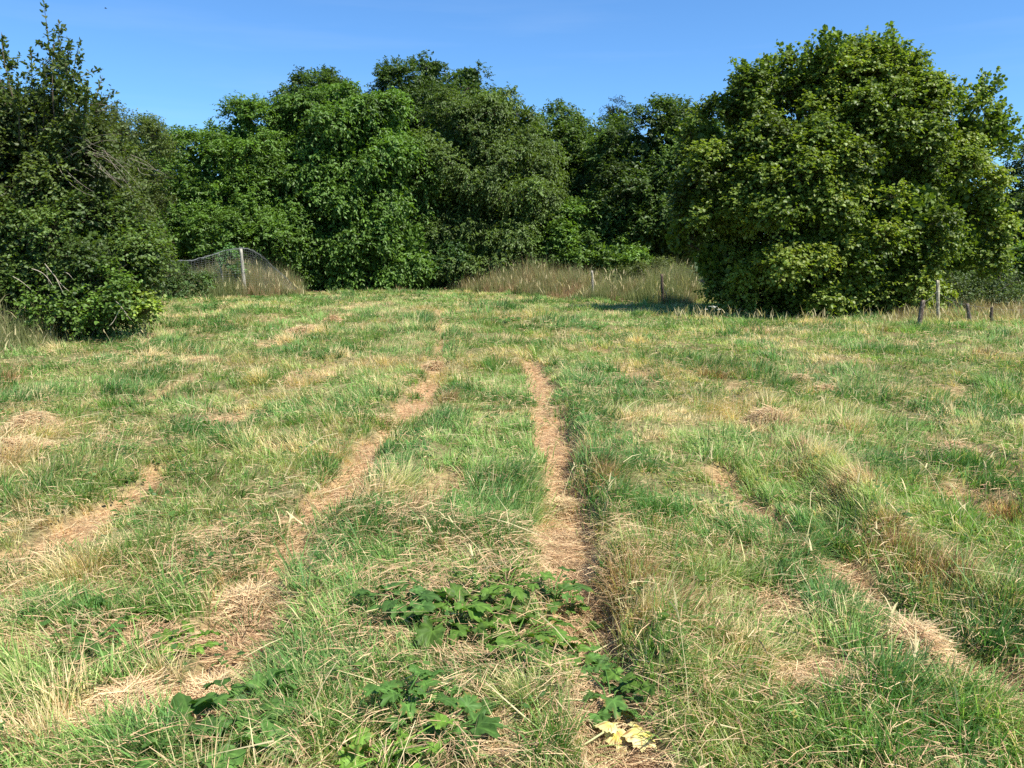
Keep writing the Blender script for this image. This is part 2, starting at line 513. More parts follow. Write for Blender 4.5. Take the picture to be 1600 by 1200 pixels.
def build_grass():
    rng = np.random.default_rng(11)
    N1, N2 = 6700, 50000
    d = np.concatenate([np.sqrt(0.2 + rng.random(N1) * 24.8), (math.sqrt(5) + rng.random(N2) * (math.sqrt(46) - math.sqrt(5))) ** 2])
    th = rng.uniform(-1.0, 1.0, len(d))
    x, y = d * np.sin(th), d * np.cos(th)
    m = straw_mask(x, y)
    dry = fbm(x, y, 1.3, 51)
    wet = fbm(x, y, 0.9, 71)
    thin = fbm(x, y, 0.5, 81)
    keep = rng.random(len(x)) > np.clip(m * 1.0, 0, 0.95)
    keep &= rng.random(len(x)) > 0.55 * sstep(0.52, 0.70, thin)
    x, y, d, m, dry, wet = [a[keep] for a in (x, y, d, m, dry, wet)]
    nT = len(x)
    # kinds of tuft from the fields
    e = rng.normal(0, 0.10, nT)
    dd = dry + e
    kind = np.full(nT, 1)
    kind[dd > 0.51] = 2
    kind[dd > 0.65] = 3
    kind[(wet + rng.normal(0, .06, nT)) > 0.625] = 0
    r = rng.random(nT)
    kind[r < 0.05] = 3
    kind[(r > 0.10) & (r < 0.18)] = 2
    kind[(r > 0.20) & (r < 0.225)] = 4
    kind[(m > 0.25) & (rng.random(nT) < 0.6)] = 3
    hT = rng.lognormal(math.log(0.088), 0.30, nT) * (0.5 + 1.1 * noise(x, y, 0.6, 91))
    hT[kind == 0] *= 1.25
    hT[kind == 3] *= 0.95
    hT *= (1 - 0.5 * m) * (1 + 0.25 * sstep(8, 25, d))
    rad = rng.uniform(0.03, 0.09, nT) * (1 + sstep(6, 25, d) * 1.6)
    nb = (rng.uniform(18, 46, nT)).astype(int)
    tx, ty, tk, th_, tr, tn = [x], [y], [kind], [hT], [rad], [nb]
    # hand placed tussocks, brown ones following the ruts' banks
    for (u, v, w, h, k) in TUSSOCK + [(u + rng.normal(0, 8), v + rng.normal(0, 8), 40, .21, rng.choice([4, 3, 3, 2, 1])) for u, v in zip(np.interp(np.linspace(0, 1, 30), [0, .2, .4, .6, .8, 1], [1170, 1235, 1310, 1395, 1480, 1570]), np.interp(np.linspace(0, 1, 30), [0, .2, .4, .6, .8, 1], [640, 715, 785, 865, 920, 975]))]:
        g = G(u, v)
        sc = g[1] / F
        n = max(5, int(5 + w / 7))
        rr = w * sc * 0.5
        tx.append(g[0] + rng.normal(0, rr * 0.5, n))
        ty.append(g[1] + rng.normal(0, rr * 0.55 + 0.03, n))
        tk.append(np.where(rng.random(n) < 0.85, k, rng.integers(1, 4, n)))
        th_.append(h * (0.46 + 0.40 * min(1, g[1] / 14)) * rng.uniform(0.65, 1.15, n))
        tr.append(rng.uniform(0.04, 0.09, n))
        tn.append(np.full(n, int(34)))
    x, y, kind, hT, rad, nb = [np.concatenate(a) for a in (tx, ty, tk, th_, tr, tn)]
    nT = len(x)
    lay = fbm(x, y, 1.6, 95, 2) * 2 * math.pi * 1.6          # which way each patch was laid by the mower
    idx = np.repeat(np.arange(nT), nb)
    n = len(idx)
    a = rng.uniform(0, 2 * math.pi, n)
    q = np.abs(rng.normal(0, 1, n))
    bx = x[idx] + np.cos(a) * q * rad[idx]
    by = y[idx] + np.sin(a) * q * rad[idx]
    bz = hgt(bx, by) - 0.01
    D = np.hypot(bx, by)
    h = hT[idx] * rng.uniform(0.55, 1.3, n)
    w = rng.uniform(0.0028, 0.0062, n) * np.where(kind[idx] < 2, 1.25, 0.9) * (1 + np.clip((D - 4) / 9, 0, 6) * 0.75)
    lx = np.cos(a) * (0.25 + 0.5 * np.clip(q, 0, 2)) + 0.55 * np.cos(lay[idx])
    ly = np.sin(a) * (0.25 + 0.5 * np.clip(q, 0, 2)) + 0.55 * np.sin(lay[idx])
    az = np.arctan2(ly, lx) + rng.normal(0, 0.25, n)
    lm = np.hypot(lx, ly)
    lean = np.clip(lm * 0.45 * rng.uniform(0.2, 1.2, n), 0, 0.9)
    bend = rng.uniform(0.05, 0.75, n)
    base = np.array([LUSH, GREEN, YGREEN, PALE, BROWN])[kind[idx]]
    other = np.array([GREEN, YGREEN, PALE, STRAW, STRAW])[kind[idx]]
    f = (rng.random(n) ** 2.2)[:, None] * 0.85
    col = base * (1 - f) + other * f
    sw = rng.random(n) < 0.09
    col[sw] = (PALE * 0.9)[None]
    tuftb = rng.uniform(0.78, 1.32, nT)[idx][:, None]
    col = col * rng.uniform(0.72, 1.28, n)[:, None] * tuftb
    col *= 1 + 0.16 * (noise(bx, by, 3.5, 99) - .5)[:, None]
    tip = col * 0.88 + np.array([0.45, 0.40, 0.16]) * 0.12
    c = Collect()
    near = D < 9
    for sel, seg in ((near, 3), (~near, 2)):
        c.add(*blades(bx[sel], by[sel], bz[sel], h[sel], w[sel], az[sel], lean[sel], bend[sel], col[sel], seg, rng, tip[sel]))
    # stalks with feathery seed heads standing above the sward
    n = 420
    d = np.sqrt(6 + rng.random(n) * 300)
    th = rng.uniform(-.7, .7, n)
    x, y = d * np.sin(th), d * np.cos(th)
    z = hgt(x, y)
    H = rng.uniform(0.22, 0.48, n)
    az, ln, bd = rng.uniform(0, 6.28, n), rng.uniform(0, .35, n), rng.uniform(0, .5, n)
    cc = (PALE * .85) * rng.uniform(.7, 1.1, (n, 1))
    c.add(*blades(x, y, z, H, np.full(n, .003) * (1 + d / 14), az, ln, bd, cc, 3, rng))
    for k in range(3):
        q = 0.86 - 0.05 * k
        hx = x + np.cos(az) * H * (ln * q + bd * q * q)
        hy = y + np.sin(az) * H * (ln * q + bd * q * q)
        hz = z + H * q * np.clip(1 - .55 * (ln + bd) * q * (ln + bd), .05, 1)
        c.add(*blades(hx, hy, hz, rng.uniform(.05, .09, n), rng.uniform(.006, .010, n), az + rng.normal(0, .5, n), ln + .5, bd, cc * 1.1, 2, rng))
    o = c.build("grass", M_GRASS)
    tag(o, "rough uneven green and yellowing grass covering the field", "grass", kind="stuff")


build_grass()


def lay_straw(c, bx, by, bz, L, w, az, up, col, rng):
    """ribbons lying nearly flat, slightly arched"""
    n = len(bx)
    dx, dy = np.cos(az), np.sin(az)
    cur = rng.normal(0, 0.18, n) * L
    rows, K = [], []
    for t, wk in ((-.5, .7), (0, 1), (.5, .5)):
        off = cur * (0.25 - t * t)
        cx = bx + dx * L * t - dy * off
        cy = by + dy * L * t + dx * off
        cz = bz + up * L * t + (0.25 - t * t) * L * 0.22
        s = np.stack([-dy * w * wk / 2, dx * w * wk / 2, rng.normal(0, 0.25, n) * w], 1)
        p = np.stack([cx, cy, cz], 1)
        rows += [p - s, p + s]
        K += [col, col]
    V = np.stack(rows, 1).reshape(-1, 3)
    K = np.stack(K, 1).reshape(-1, 3)
    b = np.arange(n)[:, None] * 6
    Q = np.concatenate([b + np.array([0, 1, 3, 2]), b + np.array([2, 3, 5, 4])])
    c.add(V, Q, None, K)


def build_straw():
    rng = np.random.default_rng(23)
    c = Collect()
    # dense mats on the strips plus loose cut hay everywhere
    N1, N2 = 262000, 570000
    d = np.concatenate([np.sqrt(0.2 + rng.random(N1) * 24.8), (math.sqrt(5) + rng.random(N2) * (math.sqrt(46) - math.sqrt(5))) ** 2])
    th = rng.uniform(-1.0, 1.0, len(d))
    x, y = d * np.sin(th), d * np.cos(th)
    m = straw_mask(x, y)
    loose = 0.13 + 0.20 * sstep(0.45, 0.7, fbm(x, y, 0.8, 61))
    keep = rng.random(len(x)) < np.maximum(m, loose)
    x, y, d, m = x[keep], y[keep], d[keep], m[keep]
    n = len(x)
    L = rng.uniform(0.04, 0.16, n) * (1 + 0.3 * sstep(8, 25, d))
    w = rng.uniform(0.0014, 0.0031, n) * (1 + np.clip((d - 4) / 9, 0, 6) * 0.8)
    flow = fbm(x, y, 0.5, 65, 2) * 4 * math.pi
    az = flow + rng.normal(0, 0.65, n)
    z = hgt(x, y, m) + rng.random(n) ** 1.3 * (0.035 + 0.065 * (1 - m)) + 0.006
    up = rng.normal(0, 0.12, n)
    f = rng.random(n)[:, None]
    col = STRAW * f + PALE * (1 - f)
    br = rng.random(n) < (0.22 + 0.2 * noise(x, y, 0.6, 67))
    col[br] = BROWN * 1.3
    red = (noise(x, y, 1.1, 68) * 0.5)[:, None]
    col = col * (1 - red) + np.array([0.56, 0.34, 0.18]) * red
    col *= rng.uniform(0.65, 1.15, n)[:, None]
    lay_straw(c, x, y, z, L, w, az, up, col, rng)
    # long pale stalks leaning or lying over the grass near the camera
    n = 420
    d = np.sqrt(1.5 + rng.random(n) * 120)
    th = rng.uniform(-0.7, 0.7, n)
    x, y = d * np.sin(th), d * np.cos(th)
    lay_straw(c, x, y, hgt(x, y) + rng.uniform(0.03, 0.13, n), rng.uniform(0.2, 0.5, n), rng.uniform(0.0025, 0.005, n),
              rng.uniform(0, 6.28, n), rng.normal(0, 0.35, n), PALE * rng.uniform(0.55, 1.0, n)[:, None], rng)
    # heaps of cut hay: u, v, width px, thickness
    for (u, v, wpx, hh, N) in [(45, 672, 80, .22, 3500), (30, 715, 90, .12, 2500), (600, 655, 60, .08, 1500), (390, 930, 90, .09, 3000),
                               (200, 1095, 120, .09, 4000), (340, 1060, 90, .08, 3000), (880, 770, 60, .06, 1500), (1285, 608, 36, .14, 1200),
                               (1190, 665, 50, .12, 1200), (1250, 590, 20, .1, 600), (1440, 1010, 90, .07, 1800), (680, 570, 26, .1, 900),
                               (470, 515, 50, .14, 1500), (520, 500, 24, .12, 800), (1500, 700, 50, .1, 1200), (770, 1130, 90, .07, 2600)]:
        g = G(u, v)
        R = wpx * g[1] / F * 0.5
        a, r = rng.uniform(0, 6.28, N), np.sqrt(rng.random(N)) * 1.0
        x, y = g[0] + np.cos(a) * r * R, g[1] + np.sin(a) * r * R * 1.3
        z = hgt(x, y) + hh * (1 - r * r) * rng.uniform(0.3, 1.0, N)
        sc = 1 + np.clip((g[1] - 4) / 9, 0, 6) * 0.7
        f = rng.random(N)[:, None]
        lay_straw(c, x, y, z, rng.uniform(0.08, 0.26, N), rng.uniform(0.002, 0.004, N) * sc, a + math.pi / 2 + rng.normal(0, 0.8, N),
                  rng.normal(0, .25, N), (STRAW * f + PALE * (1 - f)) * rng.uniform(0.6, 1.15, N)[:, None], rng)
    o = c.build("cut_straw", M_STRAW)
    tag(o, "matted dry cut straw lying in worn strips across the field", "straw", kind="stuff")


build_straw()


def ground_weeds():
    rng = np.random.default_rng(41)
    n = 5200
    d = np.sqrt(3 + rng.random(n) * 420)
    th = rng.uniform(-.72, .72, n)
    x, y = d * np.sin(th), d * np.cos(th)
    k = (fbm(x, y, 0.9, 141) > 0.52) & (rng.random(n) > straw_mask(x, y) * .8)
    x, y = x[k], y[k]
    n = len(x)
    per = 9
    i = np.repeat(np.arange(n), per)
    m = len(i)
    a = rng.uniform(0, 6.28, m)
    q = rng.uniform(0.01, 0.055, m)
    px, py = x[i] + np.cos(a) * q, y[i] + np.sin(a) * q
    pz = hgt(px, py) + rng.uniform(0.03, 0.11, m)
    pos = np.stack([px, py, pz], 1)
    ax = norm(np.stack([np.cos(a), np.sin(a), rng.uniform(-.3, .5, m)], 1))
    up = norm(rng.normal(0, .3, (m, 3)) + np.array([0, 0, 1.]))
    sd = norm(np.cross(up, ax))
    nn = np.cross(ax, sd)
    L = (rng.uniform(.018, .045, m))[:, None]
    W = L * rng.uniform(.4, .8, (m, 1))
    V = np.stack([pos, pos + ax * L * .35 + sd * W * .5 + nn * W * .15, pos + ax * L * .75 + sd * W * .4, pos + ax * L, pos + ax * L * .75 - sd * W * .4,
                  pos + ax * L * .35 - sd * W * .5 + nn * W * .15], 1).reshape(-1, 3)
    tint = np.array([[.08, .15, .03], [.11, .19, .035], [.06, .13, .03]])[rng.integers(0, 3, n)][i] * rng.uniform(.7, 1.25, (m, 1))
    b = np.arange(m)[:, None] * 6
    o = mesh_np("ground_weeds", V, np.concatenate([b + np.array([0, 1, 2, 3]), b + np.array([0, 3, 4, 5])]), None, np.repeat(tint, 6, axis=0), M_LEAF)
    tag(o, "clover and small leafy weeds low among the grass", "weeds", kind="stuff")


ground_weeds()


def tall_grass(name, poly_px, n, hr, wr, palette, label, seed, kind="stuff", heads=0.02, clump=True):
    """tall blades over a ground quad given by corner points (x, y)"""
    rng = np.random.default_rng(seed)
    p = np.array(poly_px, float)
    nt = n // 14
    s, t = rng.random(nt), rng.random(nt)
    c = (p[0] * (1 - s)[:, None] + p[1] * s[:, None]) * (1 - t)[:, None] + (p[3] * (1 - s)[:, None] + p[2] * s[:, None]) * t[:, None]
    taper = (0.5 + 0.5 * sstep(0, 0.16, s) * sstep(0, 0.16, 1 - s)) * (0.5 + 0.5 * sstep(0, 0.35, t))
    idx = np.repeat(np.arange(nt), 14)
    m = len(idx)
    x = c[idx, 0] + rng.normal(0, 0.10, m)
    y = c[idx, 1] + rng.normal(0, 0.10, m)
    hm = (0.35 + 1.1 * noise(c[:, 0], c[:, 1], 1.3, seed)) * rng.uniform(0.55, 1.25, nt) * taper
    h = rng.uniform(hr[0], hr[1], m) * hm[idx]
    pal = np.array(palette)
    kk = np.clip((noise(c[:, 0], c[:, 1], 1.1, seed + 3) * 1.2 - 0.1 + rng.normal(0, 0.13, nt)) * len(pal), 0, len(pal) - 1).astype(int)
    col = pal[kk[idx]] * rng.uniform(0.7, 1.25, m)[:, None]
    z = hgt(x, y) - 0.02
    az = rng.uniform(0, 2 * math.pi, m)
    V = Collect()
    V.add(*blades(x, y, z, h, rng.uniform(wr[0], wr[1], m), az, rng.uniform(0, 0.22, m), rng.uniform(0, 0.35, m), col, 3, rng, col * 0.8 + PALE * 0.2))
    # seed heads
    hs = rng.random(m) < heads
    nh = int(hs.sum())
    if nh:
        L = rng.uniform(0.10, 0.2, nh)
        hx, hy = x[hs], y[hs]
        V.add(*blades(hx, hy, z[hs] + h[hs] * 0.8, L + 0.1, rng.uniform(wr[1] * 1.4, wr[1] * 2.4, nh), az[hs], rng.uniform(0.1, 0.4, nh),
                      rng.uniform(0.1, .5, nh), np.tile(PALE * 0.85, (nh, 1)) * rng.uniform(.7, 1.2, nh)[:, None], 2, rng))
    o = V.build(name, M_GRASS)
    return tag(o, label, "tall grass", kind=kind)


def gq(*uv):
    return [tuple(G(u, v)) for u, v in uv]


OLIVE = (0.17, 0.20, 0.07)
tall_grass("dry_tall_grass", [tuple(P(u, 400, D)[:2]) for u, D in ((695, 40), (905, 31), (985, 36), (770, 46))], 40000, (0.7, 1.3), (0.008, 0.015),
           [STRAW * .45, BROWN, OLIVE, OLIVE, BROWN * 1.2, OLIVE, PALE * .42, (0.10, 0.15, 0.045)], "tall dry straw coloured grass bank along the wood edge", 101)
tall_grass("dry_tall_grass", [tuple(P(u, 400, D)[:2]) for u, D in ((890, 31.5), (1075, 26.5), (1110, 33), (960, 38))], 38000, (0.65, 1.2), (0.008, 0.014),
           [OLIVE, (0.12, 0.17, 0.05), BROWN, OLIVE, PALE * .4, OLIVE, (0.10, 0.15, 0.045), OLIVE], "olive and dry tall grass behind the small post near the big tree", 102)
tall_grass("dry_tall_grass", [tuple(P(u, 400, D)[:2]) for u, D in ((236, 31), (470, 34), (470, 39), (225, 36))], 34000, (0.6, 1.35), (0.008, 0.014),
           [OLIVE, (0.10, 0.16, 0.05), OLIVE, PALE * .45, OLIVE, STRAW * .45, (0.11, 0.16, 0.05)], "weedy tall grass growing around the netted fence", 103)
tall_grass("dry_tall_grass", [tuple(P(u, 400, D)[:2]) for u, D in ((1380, 20.6), (1680, 19.6), (1700, 27), (1400, 26))], 32000, (0.16, 0.42), (0.005, 0.010),
           [PALE * .6, STRAW * .6, OLIVE, BROWN * 1.2, STRAW * .5, OLIVE, BROWN, PALE * .7], "dry tangled tall grass around the leaning fence posts", 104)
tall_grass("tall_grass", [tuple(P(u, 400, D)[:2]) for u, D in ((-60, 13.2), (75, 14.6), (80, 17), (-60, 16))], 5200, (0.35, 0.8), (0.006, 0.011),
           [OLIVE, (0.10, 0.16, 0.05), BROWN, (0.10, 0.16, 0.05), PALE * .5, OLIVE], "tall mixed grass below the left bramble", 105)
tall_grass("tall_grass", [tuple(P(u, 400, D)[:2]) for u, D in ((1050, 21.2), (1400, 19.4), (1400, 20.2), (1050, 22.4))], 520, (0.12, 0.34), (0.004, 0.008),
           [OLIVE, GREEN * .6, OLIVE, PALE * .45, OLIVE], "uncut grass fringe with seed heads below the big tree", 106, heads=0.4)


# ------------------------------------------------------------------ trees and shrubs
def crown_arrays(rng, lobes, n_leaf, leaf, tint, twig=0.5, per=9, droop=0.3, up=0.3, sub=0.32, yellow=0.0, fill=0.18, minz=0.05, shoot=0.0, var=0.25, nbk=13, flat=0.88):
    """lobes: (k, 6) ellipsoids (centre, radii). Leaves sit along twigs that sprout from many small boughs on the lobes' surfaces."""
    lobes = np.asarray(lobes, float)
    area = (lobes[:, 3] * lobes[:, 5] + lobes[:, 3] * lobes[:, 4] + lobes[:, 4] * lobes[:, 5])
    pl = area / area.sum()
    rm = (lobes[:, 3] * lobes[:, 5]) ** 0.5
    # boughs
    nb = max(12, int(nbk * (area / (rm.mean() ** 2)).sum() / 3))
    nb = min(nb, 700)
    li = rng.choice(len(lobes), nb, p=pl)
    dv = norm(rng.normal(0, 1, (nb, 3)) + np.array([0, -0.15, 0.25]))
    bc = lobes[li, :3] + dv * lobes[li, 3:] * rng.uniform(0.74, 1.06, nb)[:, None]
    br = np.minimum(rm[li], rm.mean() * 1.2) * sub * rng.uniform(0.6, 1.35, nb)
    btint = rng.normal(0, var, nb)
    # twigs
    ntw = int(n_leaf / per * 1.5)
    bi = rng.choice(nb, ntw, p=br ** 2 / (br ** 2).sum())
    tv = norm(rng.normal(0, 1, (ntw, 3)) + dv[bi] * 0.7 + np.array([0, 0, 0.35]))
    st = bc[bi] + tv * (br[bi] * rng.uniform(0.35, 0.95, ntw))[:, None] * np.array([1.2, 1.2, flat])
    depth = np.full(ntw, 9.0)
    for L in lobes:
        depth = np.minimum(depth, np.sqrt((((st - L[:3]) / L[3:]) ** 2).sum(1)))
    keep = (depth > 0.70) | (rng.random(ntw) < 0.05)
    keep &= st[:, 2] > minz
    st, tv, bi, depth = st[keep], tv[keep], bi[keep], depth[keep]
    nt = min(len(st), int(n_leaf / per))
    st, tv, bi = st[:nt], tv[:nt], bi[:nt]
    tl = twig * rng.uniform(0.5, 1.4, nt)
    if shoot:
        sh = (rng.random(nt) < shoot) & (tv[:, 2] > 0.1)
        tl[sh] *= 2.2
        tv[sh] = norm(tv[sh] * 0.4 + np.array([0, 0, 1.0]))
    td = norm(tv + np.array([0, 0, up]) + rng.normal(0, 0.35, (nt, 3)))
    # leaves
    k = np.tile(np.arange(per), nt)
    ti = np.repeat(np.arange(nt), per)
    n = len(ti)
    t = (k + rng.random(n)) / per
    pos = st[ti] + td[ti] * (tl[ti] * t)[:, None] + np.array([0, 0, -1.0]) * (droop * tl[ti] * t * t * 0.6)[:, None]
    side = norm(np.cross(td[ti], rng.normal(0, 0.4, (n, 3)) + np.array([0, 0, 1.0])))
    sg = np.where(k % 2 == 0, 1.0, -1.0)[:, None]
    ax = norm(td[ti] * 0.55 + side * sg * 0.9 + rng.normal(0, 0.35, (n, 3)) + np.array([0, 0, -droop]))
    nn_ = norm(np.array([0, 0, 1.0]) + tv[ti] * 0.45 + rng.normal(0, 0.42, (n, 3)))
    sd = norm(np.cross(nn_, ax))
    nn_ = np.cross(ax, sd)
    L = leaf[0] * rng.uniform(0.6, 1.25, n)
    W = L * leaf[1] * rng.uniform(0.8, 1.2, n)
    pos = pos + sd * rng.normal(0, 0.03, (n, 1))
    t0 = np.array(tint)
    cb = np.clip(1 + btint[bi[ti]], 0.55, 1.6)
    cf = rng.uniform(0.72, 1.3, n) * cb
    col = t0[None] * cf[:, None]
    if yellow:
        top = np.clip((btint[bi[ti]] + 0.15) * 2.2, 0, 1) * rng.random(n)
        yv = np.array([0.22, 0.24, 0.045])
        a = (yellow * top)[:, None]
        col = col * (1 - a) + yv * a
    inner = None
    if fill:
        nf = int(n * fill)
        li = rng.choice(len(lobes), nf, p=pl)
        dvf = norm(rng.normal(0, 1, (nf, 3)))
        pf = lobes[li, :3] + dvf * lobes[li, 3:] * (rng.uniform(0.40, 0.68, nf))[:, None]
        ok = pf[:, 2] > minz
        pf = pf[ok]
        nf = len(pf)
        axf = norm(rng.normal(0, 1, (nf, 3)))
        nf_ = norm(rng.normal(0, 1, (nf, 3)))
        sdf = norm(np.cross(nf_, axf))
        nf_ = np.cross(axf, sdf)
        Lf = leaf[0] * rng.uniform(1.3, 2.2, nf)
        pos, ax, sd, nn_ = [np.concatenate(a) for a in ((pos, pf), (ax, axf), (sd, sdf), (nn_, nf_))]
        L = np.concatenate([L, Lf])
        W = np.concatenate([W, Lf * leaf[1] * 1.1])
        col = np.concatenate([col, np.tile(t0 * 0.9, (nf, 1))])
    n = len(pos)
    tw0, tw1 = st - td * 0.12, st + td * tl[:, None] * 0.92 + np.array([0, 0, -1.0]) * (droop * tl * 0.5)[:, None]
    Lx, Wx = L[:, None], W[:, None]
    cup = (Wx * 0.16)
    b0 = pos
    tipd = pos + ax * Lx - nn_ * Lx * 0.18
    r1 = pos + ax * Lx * 0.30 + sd * Wx * 0.5 + nn_ * cup
    r2 = pos + ax * Lx * 0.68 + sd * Wx * 0.40 + nn_ * cup * 0.4
    l1 = pos + ax * Lx * 0.30 - sd * Wx * 0.5 + nn_ * cup
    l2 = pos + ax * Lx * 0.68 - sd * Wx * 0.40 + nn_ * cup * 0.4
    V = np.stack([b0, r1, r2, tipd, l2, l1], 1).reshape(-1, 3)
    K = np.repeat(col, 6, axis=0)
    b = np.arange(n)[:, None] * 6
    Q = np.concatenate([b + np.array([0, 1, 2, 3]), b + np.array([0, 3, 4, 5])])
    # the twigs that carry the leaves, as thin ribbons
    wv = norm(np.cross(tw1 - tw0, np.array([0.2, 1.0, 0.1]))) * 0.0035
    TV = np.stack([tw0 - wv, tw0 + wv, tw1 + wv * .5, tw1 - wv * .5], 1).reshape(-1, 3)
    Q = np.concatenate([Q, len(V) + np.arange(len(tw0))[:, None] * 4 + np.array([0, 1, 2, 3])])
    V = np.concatenate([V, TV])
    K = np.concatenate([K, np.tile([0.10, 0.08, 0.05], (len(TV), 1))])
    return V, Q, K, bc, br


BARK = (0.10, 0.085, 0.065)


def px_lobes(D, lobes, zs=0.85):
    out = []
    for L in lobes:
        u, v, ru, rv = L[:4]
        dy = L[4] if len(L) > 4 else 0.0
        DD = D + dy
        c = P(u, v, DD)
        s = DD / F
        out.append((c[0], c[1], c[2], ru * s, 0.5 * (ru + rv) * s * zs, rv * s * 1.02))
    return out


def tree(name, label, cat, D, lobes, n_leaf, leaf, tint, seed, base_u=None, trunk_r=0.16, group=None, limb_col=BARK, shrub=False, extra=None, **kw):
    rng = np.random.default_rng(seed)
    lb = px_lobes(D, lobes)
    arr = np.array(lb)
    cx = arr[:, 0].mean() if base_u is None else P(base_u, 400, D)[0]
    cy = arr[:, 1].mean()
    root = empty(name, (cx, cy, 0), label, cat, group)
    off = np.array([cx, cy, 0.0])
    lb = [tuple(np.array(l) - np.array([cx, cy, 0, 0, 0, 0])) for l in lb]
    V, Q, K, bc, br = crown_arrays(rng, lb, n_leaf, leaf, tint, **kw)
    if extra:
        eV, eQ, eK = extra(rng, off)
        Q = np.concatenate([Q, eQ + len(V)])
        V = np.concatenate([V, eV])
        K = np.concatenate([K, eK])
    mesh_np("foliage" if shrub else "crown", V, Q, None, K, M_LEAF, root)
    # trunk with limbs running out to the lobes and boughs
    tb = Tubes()
    la = np.array(lb)
    topz = (la[:, 2]).max()
    if shrub:
        for k in range(7):
            a = rng.uniform(0, 6.28)
            l = la[rng.integers(len(la))]
            tb.add(curve_pts((l[0] * .3 + 0.2 * math.cos(a), l[1] * .3, -0.1), l[:3] + rng.normal(0, .2, 3), rng, 0.12), np.linspace(trunk_r, trunk_r * .3, 6), limb_col, 6)
    else:
        main = curve_pts((0, 0, -0.2), (la[:, 0].mean() * .5, 0, topz * 0.8), rng, 0.04, 9)
        tb.add(main, np.linspace(trunk_r, trunk_r * 0.25, 9), limb_col, 8)
        for l in la:
            f = np.clip((l[2] * 0.5) / max(topz * 0.8, .1), 0.12, 0.8)
            s = main[int(f * 8)]
            pts = curve_pts(s, l[:3], rng, 0.10, 7, 0.05)
            tb.add(pts, np.linspace(trunk_r * 0.5, trunk_r * 0.16, 7), limb_col, 6)
    for b, r in list(zip(bc, br))[:160]:
        j = np.argmin(((la[:, :3] - b) ** 2).sum(1))
        if b[2] < 0.3:
            continue
        tb.add(curve_pts(la[j, :3], b, rng, 0.12, 5), np.linspace(trunk_r * 0.16, trunk_r * 0.05, 5), limb_col, 4)
    tb.build("stems" if shrub else "trunk", M_BARK, root)
    return root


DARKG = (0.064, 0.108, 0.024)
WOODG = (0.080, 0.132, 0.027)
WALNUT = (0.100, 0.180, 0.030)
ASHG = (0.105, 0.185, 0.032)
OLIVEG = (0.100, 0.150, 0.034)

def make_shoots(shoots, D, leafL, asp, tint, n0, store, side_len=.35, spread=0.035, jit=.35):
    """leafy shoots from pixel a to pixel b at distance D, added to a crown; their stems go to store"""
    def f(rng, off):
        vs, ks = [], []
        for (a, b, s) in shoots:
            dd = rng.normal(0, jit)
            p0, p1 = P(a[0], a[1], D + dd) - off, P(b[0], b[1], D + dd * 1.5) - off
            side = [p0 + (p1 - p0) * rng.uniform(.3, .8) for _ in range(5)]
            segs = [(p0, p1, int(n0 * s))] + [(q, q + np.array([rng.normal(0, side_len), rng.normal(0, side_len), rng.uniform(.1, side_len * 1.4)]), int(n0 * .22)) for q in side]
            for (q0, q1, n) in segs:
                t = rng.random(n)
                pos = q0 + (q1 - q0) * t[:, None] + rng.normal(0, spread, (n, 3)) * (1.25 - t[:, None])
                d0 = norm((q1 - q0)[None])
                ax = norm(d0 * 0.7 + rng.normal(0, 0.7, (n, 3)))
                nn = norm(rng.normal(0, .6, (n, 3)) + np.array([0, 0, .8]))
                sd = norm(np.cross(nn, ax))
                nn = np.cross(ax, sd)
                L = leafL * rng.uniform(.6, 1.2, (n, 1))
                W = L * asp
                cup = W * .2
                vs.append(np.stack([pos, pos + ax * L * .3 + sd * W * .5 + nn * cup, pos + ax * L * .7 + sd * W * .4 + nn * cup * .5, pos + ax * L - nn * L * .1,
                                    pos + ax * L * .7 - sd * W * .4 + nn * cup * .5, pos + ax * L * .3 - sd * W * .5 + nn * cup], 1).reshape(-1, 3))
                ks.append(np.repeat(np.array(tint) * rng.uniform(.7, 1.3, (n, 1)), 6, axis=0))
                store.append((q0, q1, 0.016 if n == int(n0 * s) else 0.007))
        V = np.concatenate(vs)
        b = np.arange(len(V) // 6)[:, None] * 6
        return V, np.concatenate([b + np.array([0, 1, 2, 3]), b + np.array([0, 3, 4, 5])]), np.concatenate(ks)
    return f


def shoot_stems(root, store, seed):
    rg = np.random.default_rng(seed)
    for k in range(0, len(store), 6):
        t = Tubes()
        for (p0, p1, r) in store[k:k + 6]:
            t.add(curve_pts(p0, p1, rg, 0.04, 6), np.linspace(r, r * .25, 6), (0.11, 0.085, 0.06), 5)
        t.build("shoot_stem", M_BARK, root)


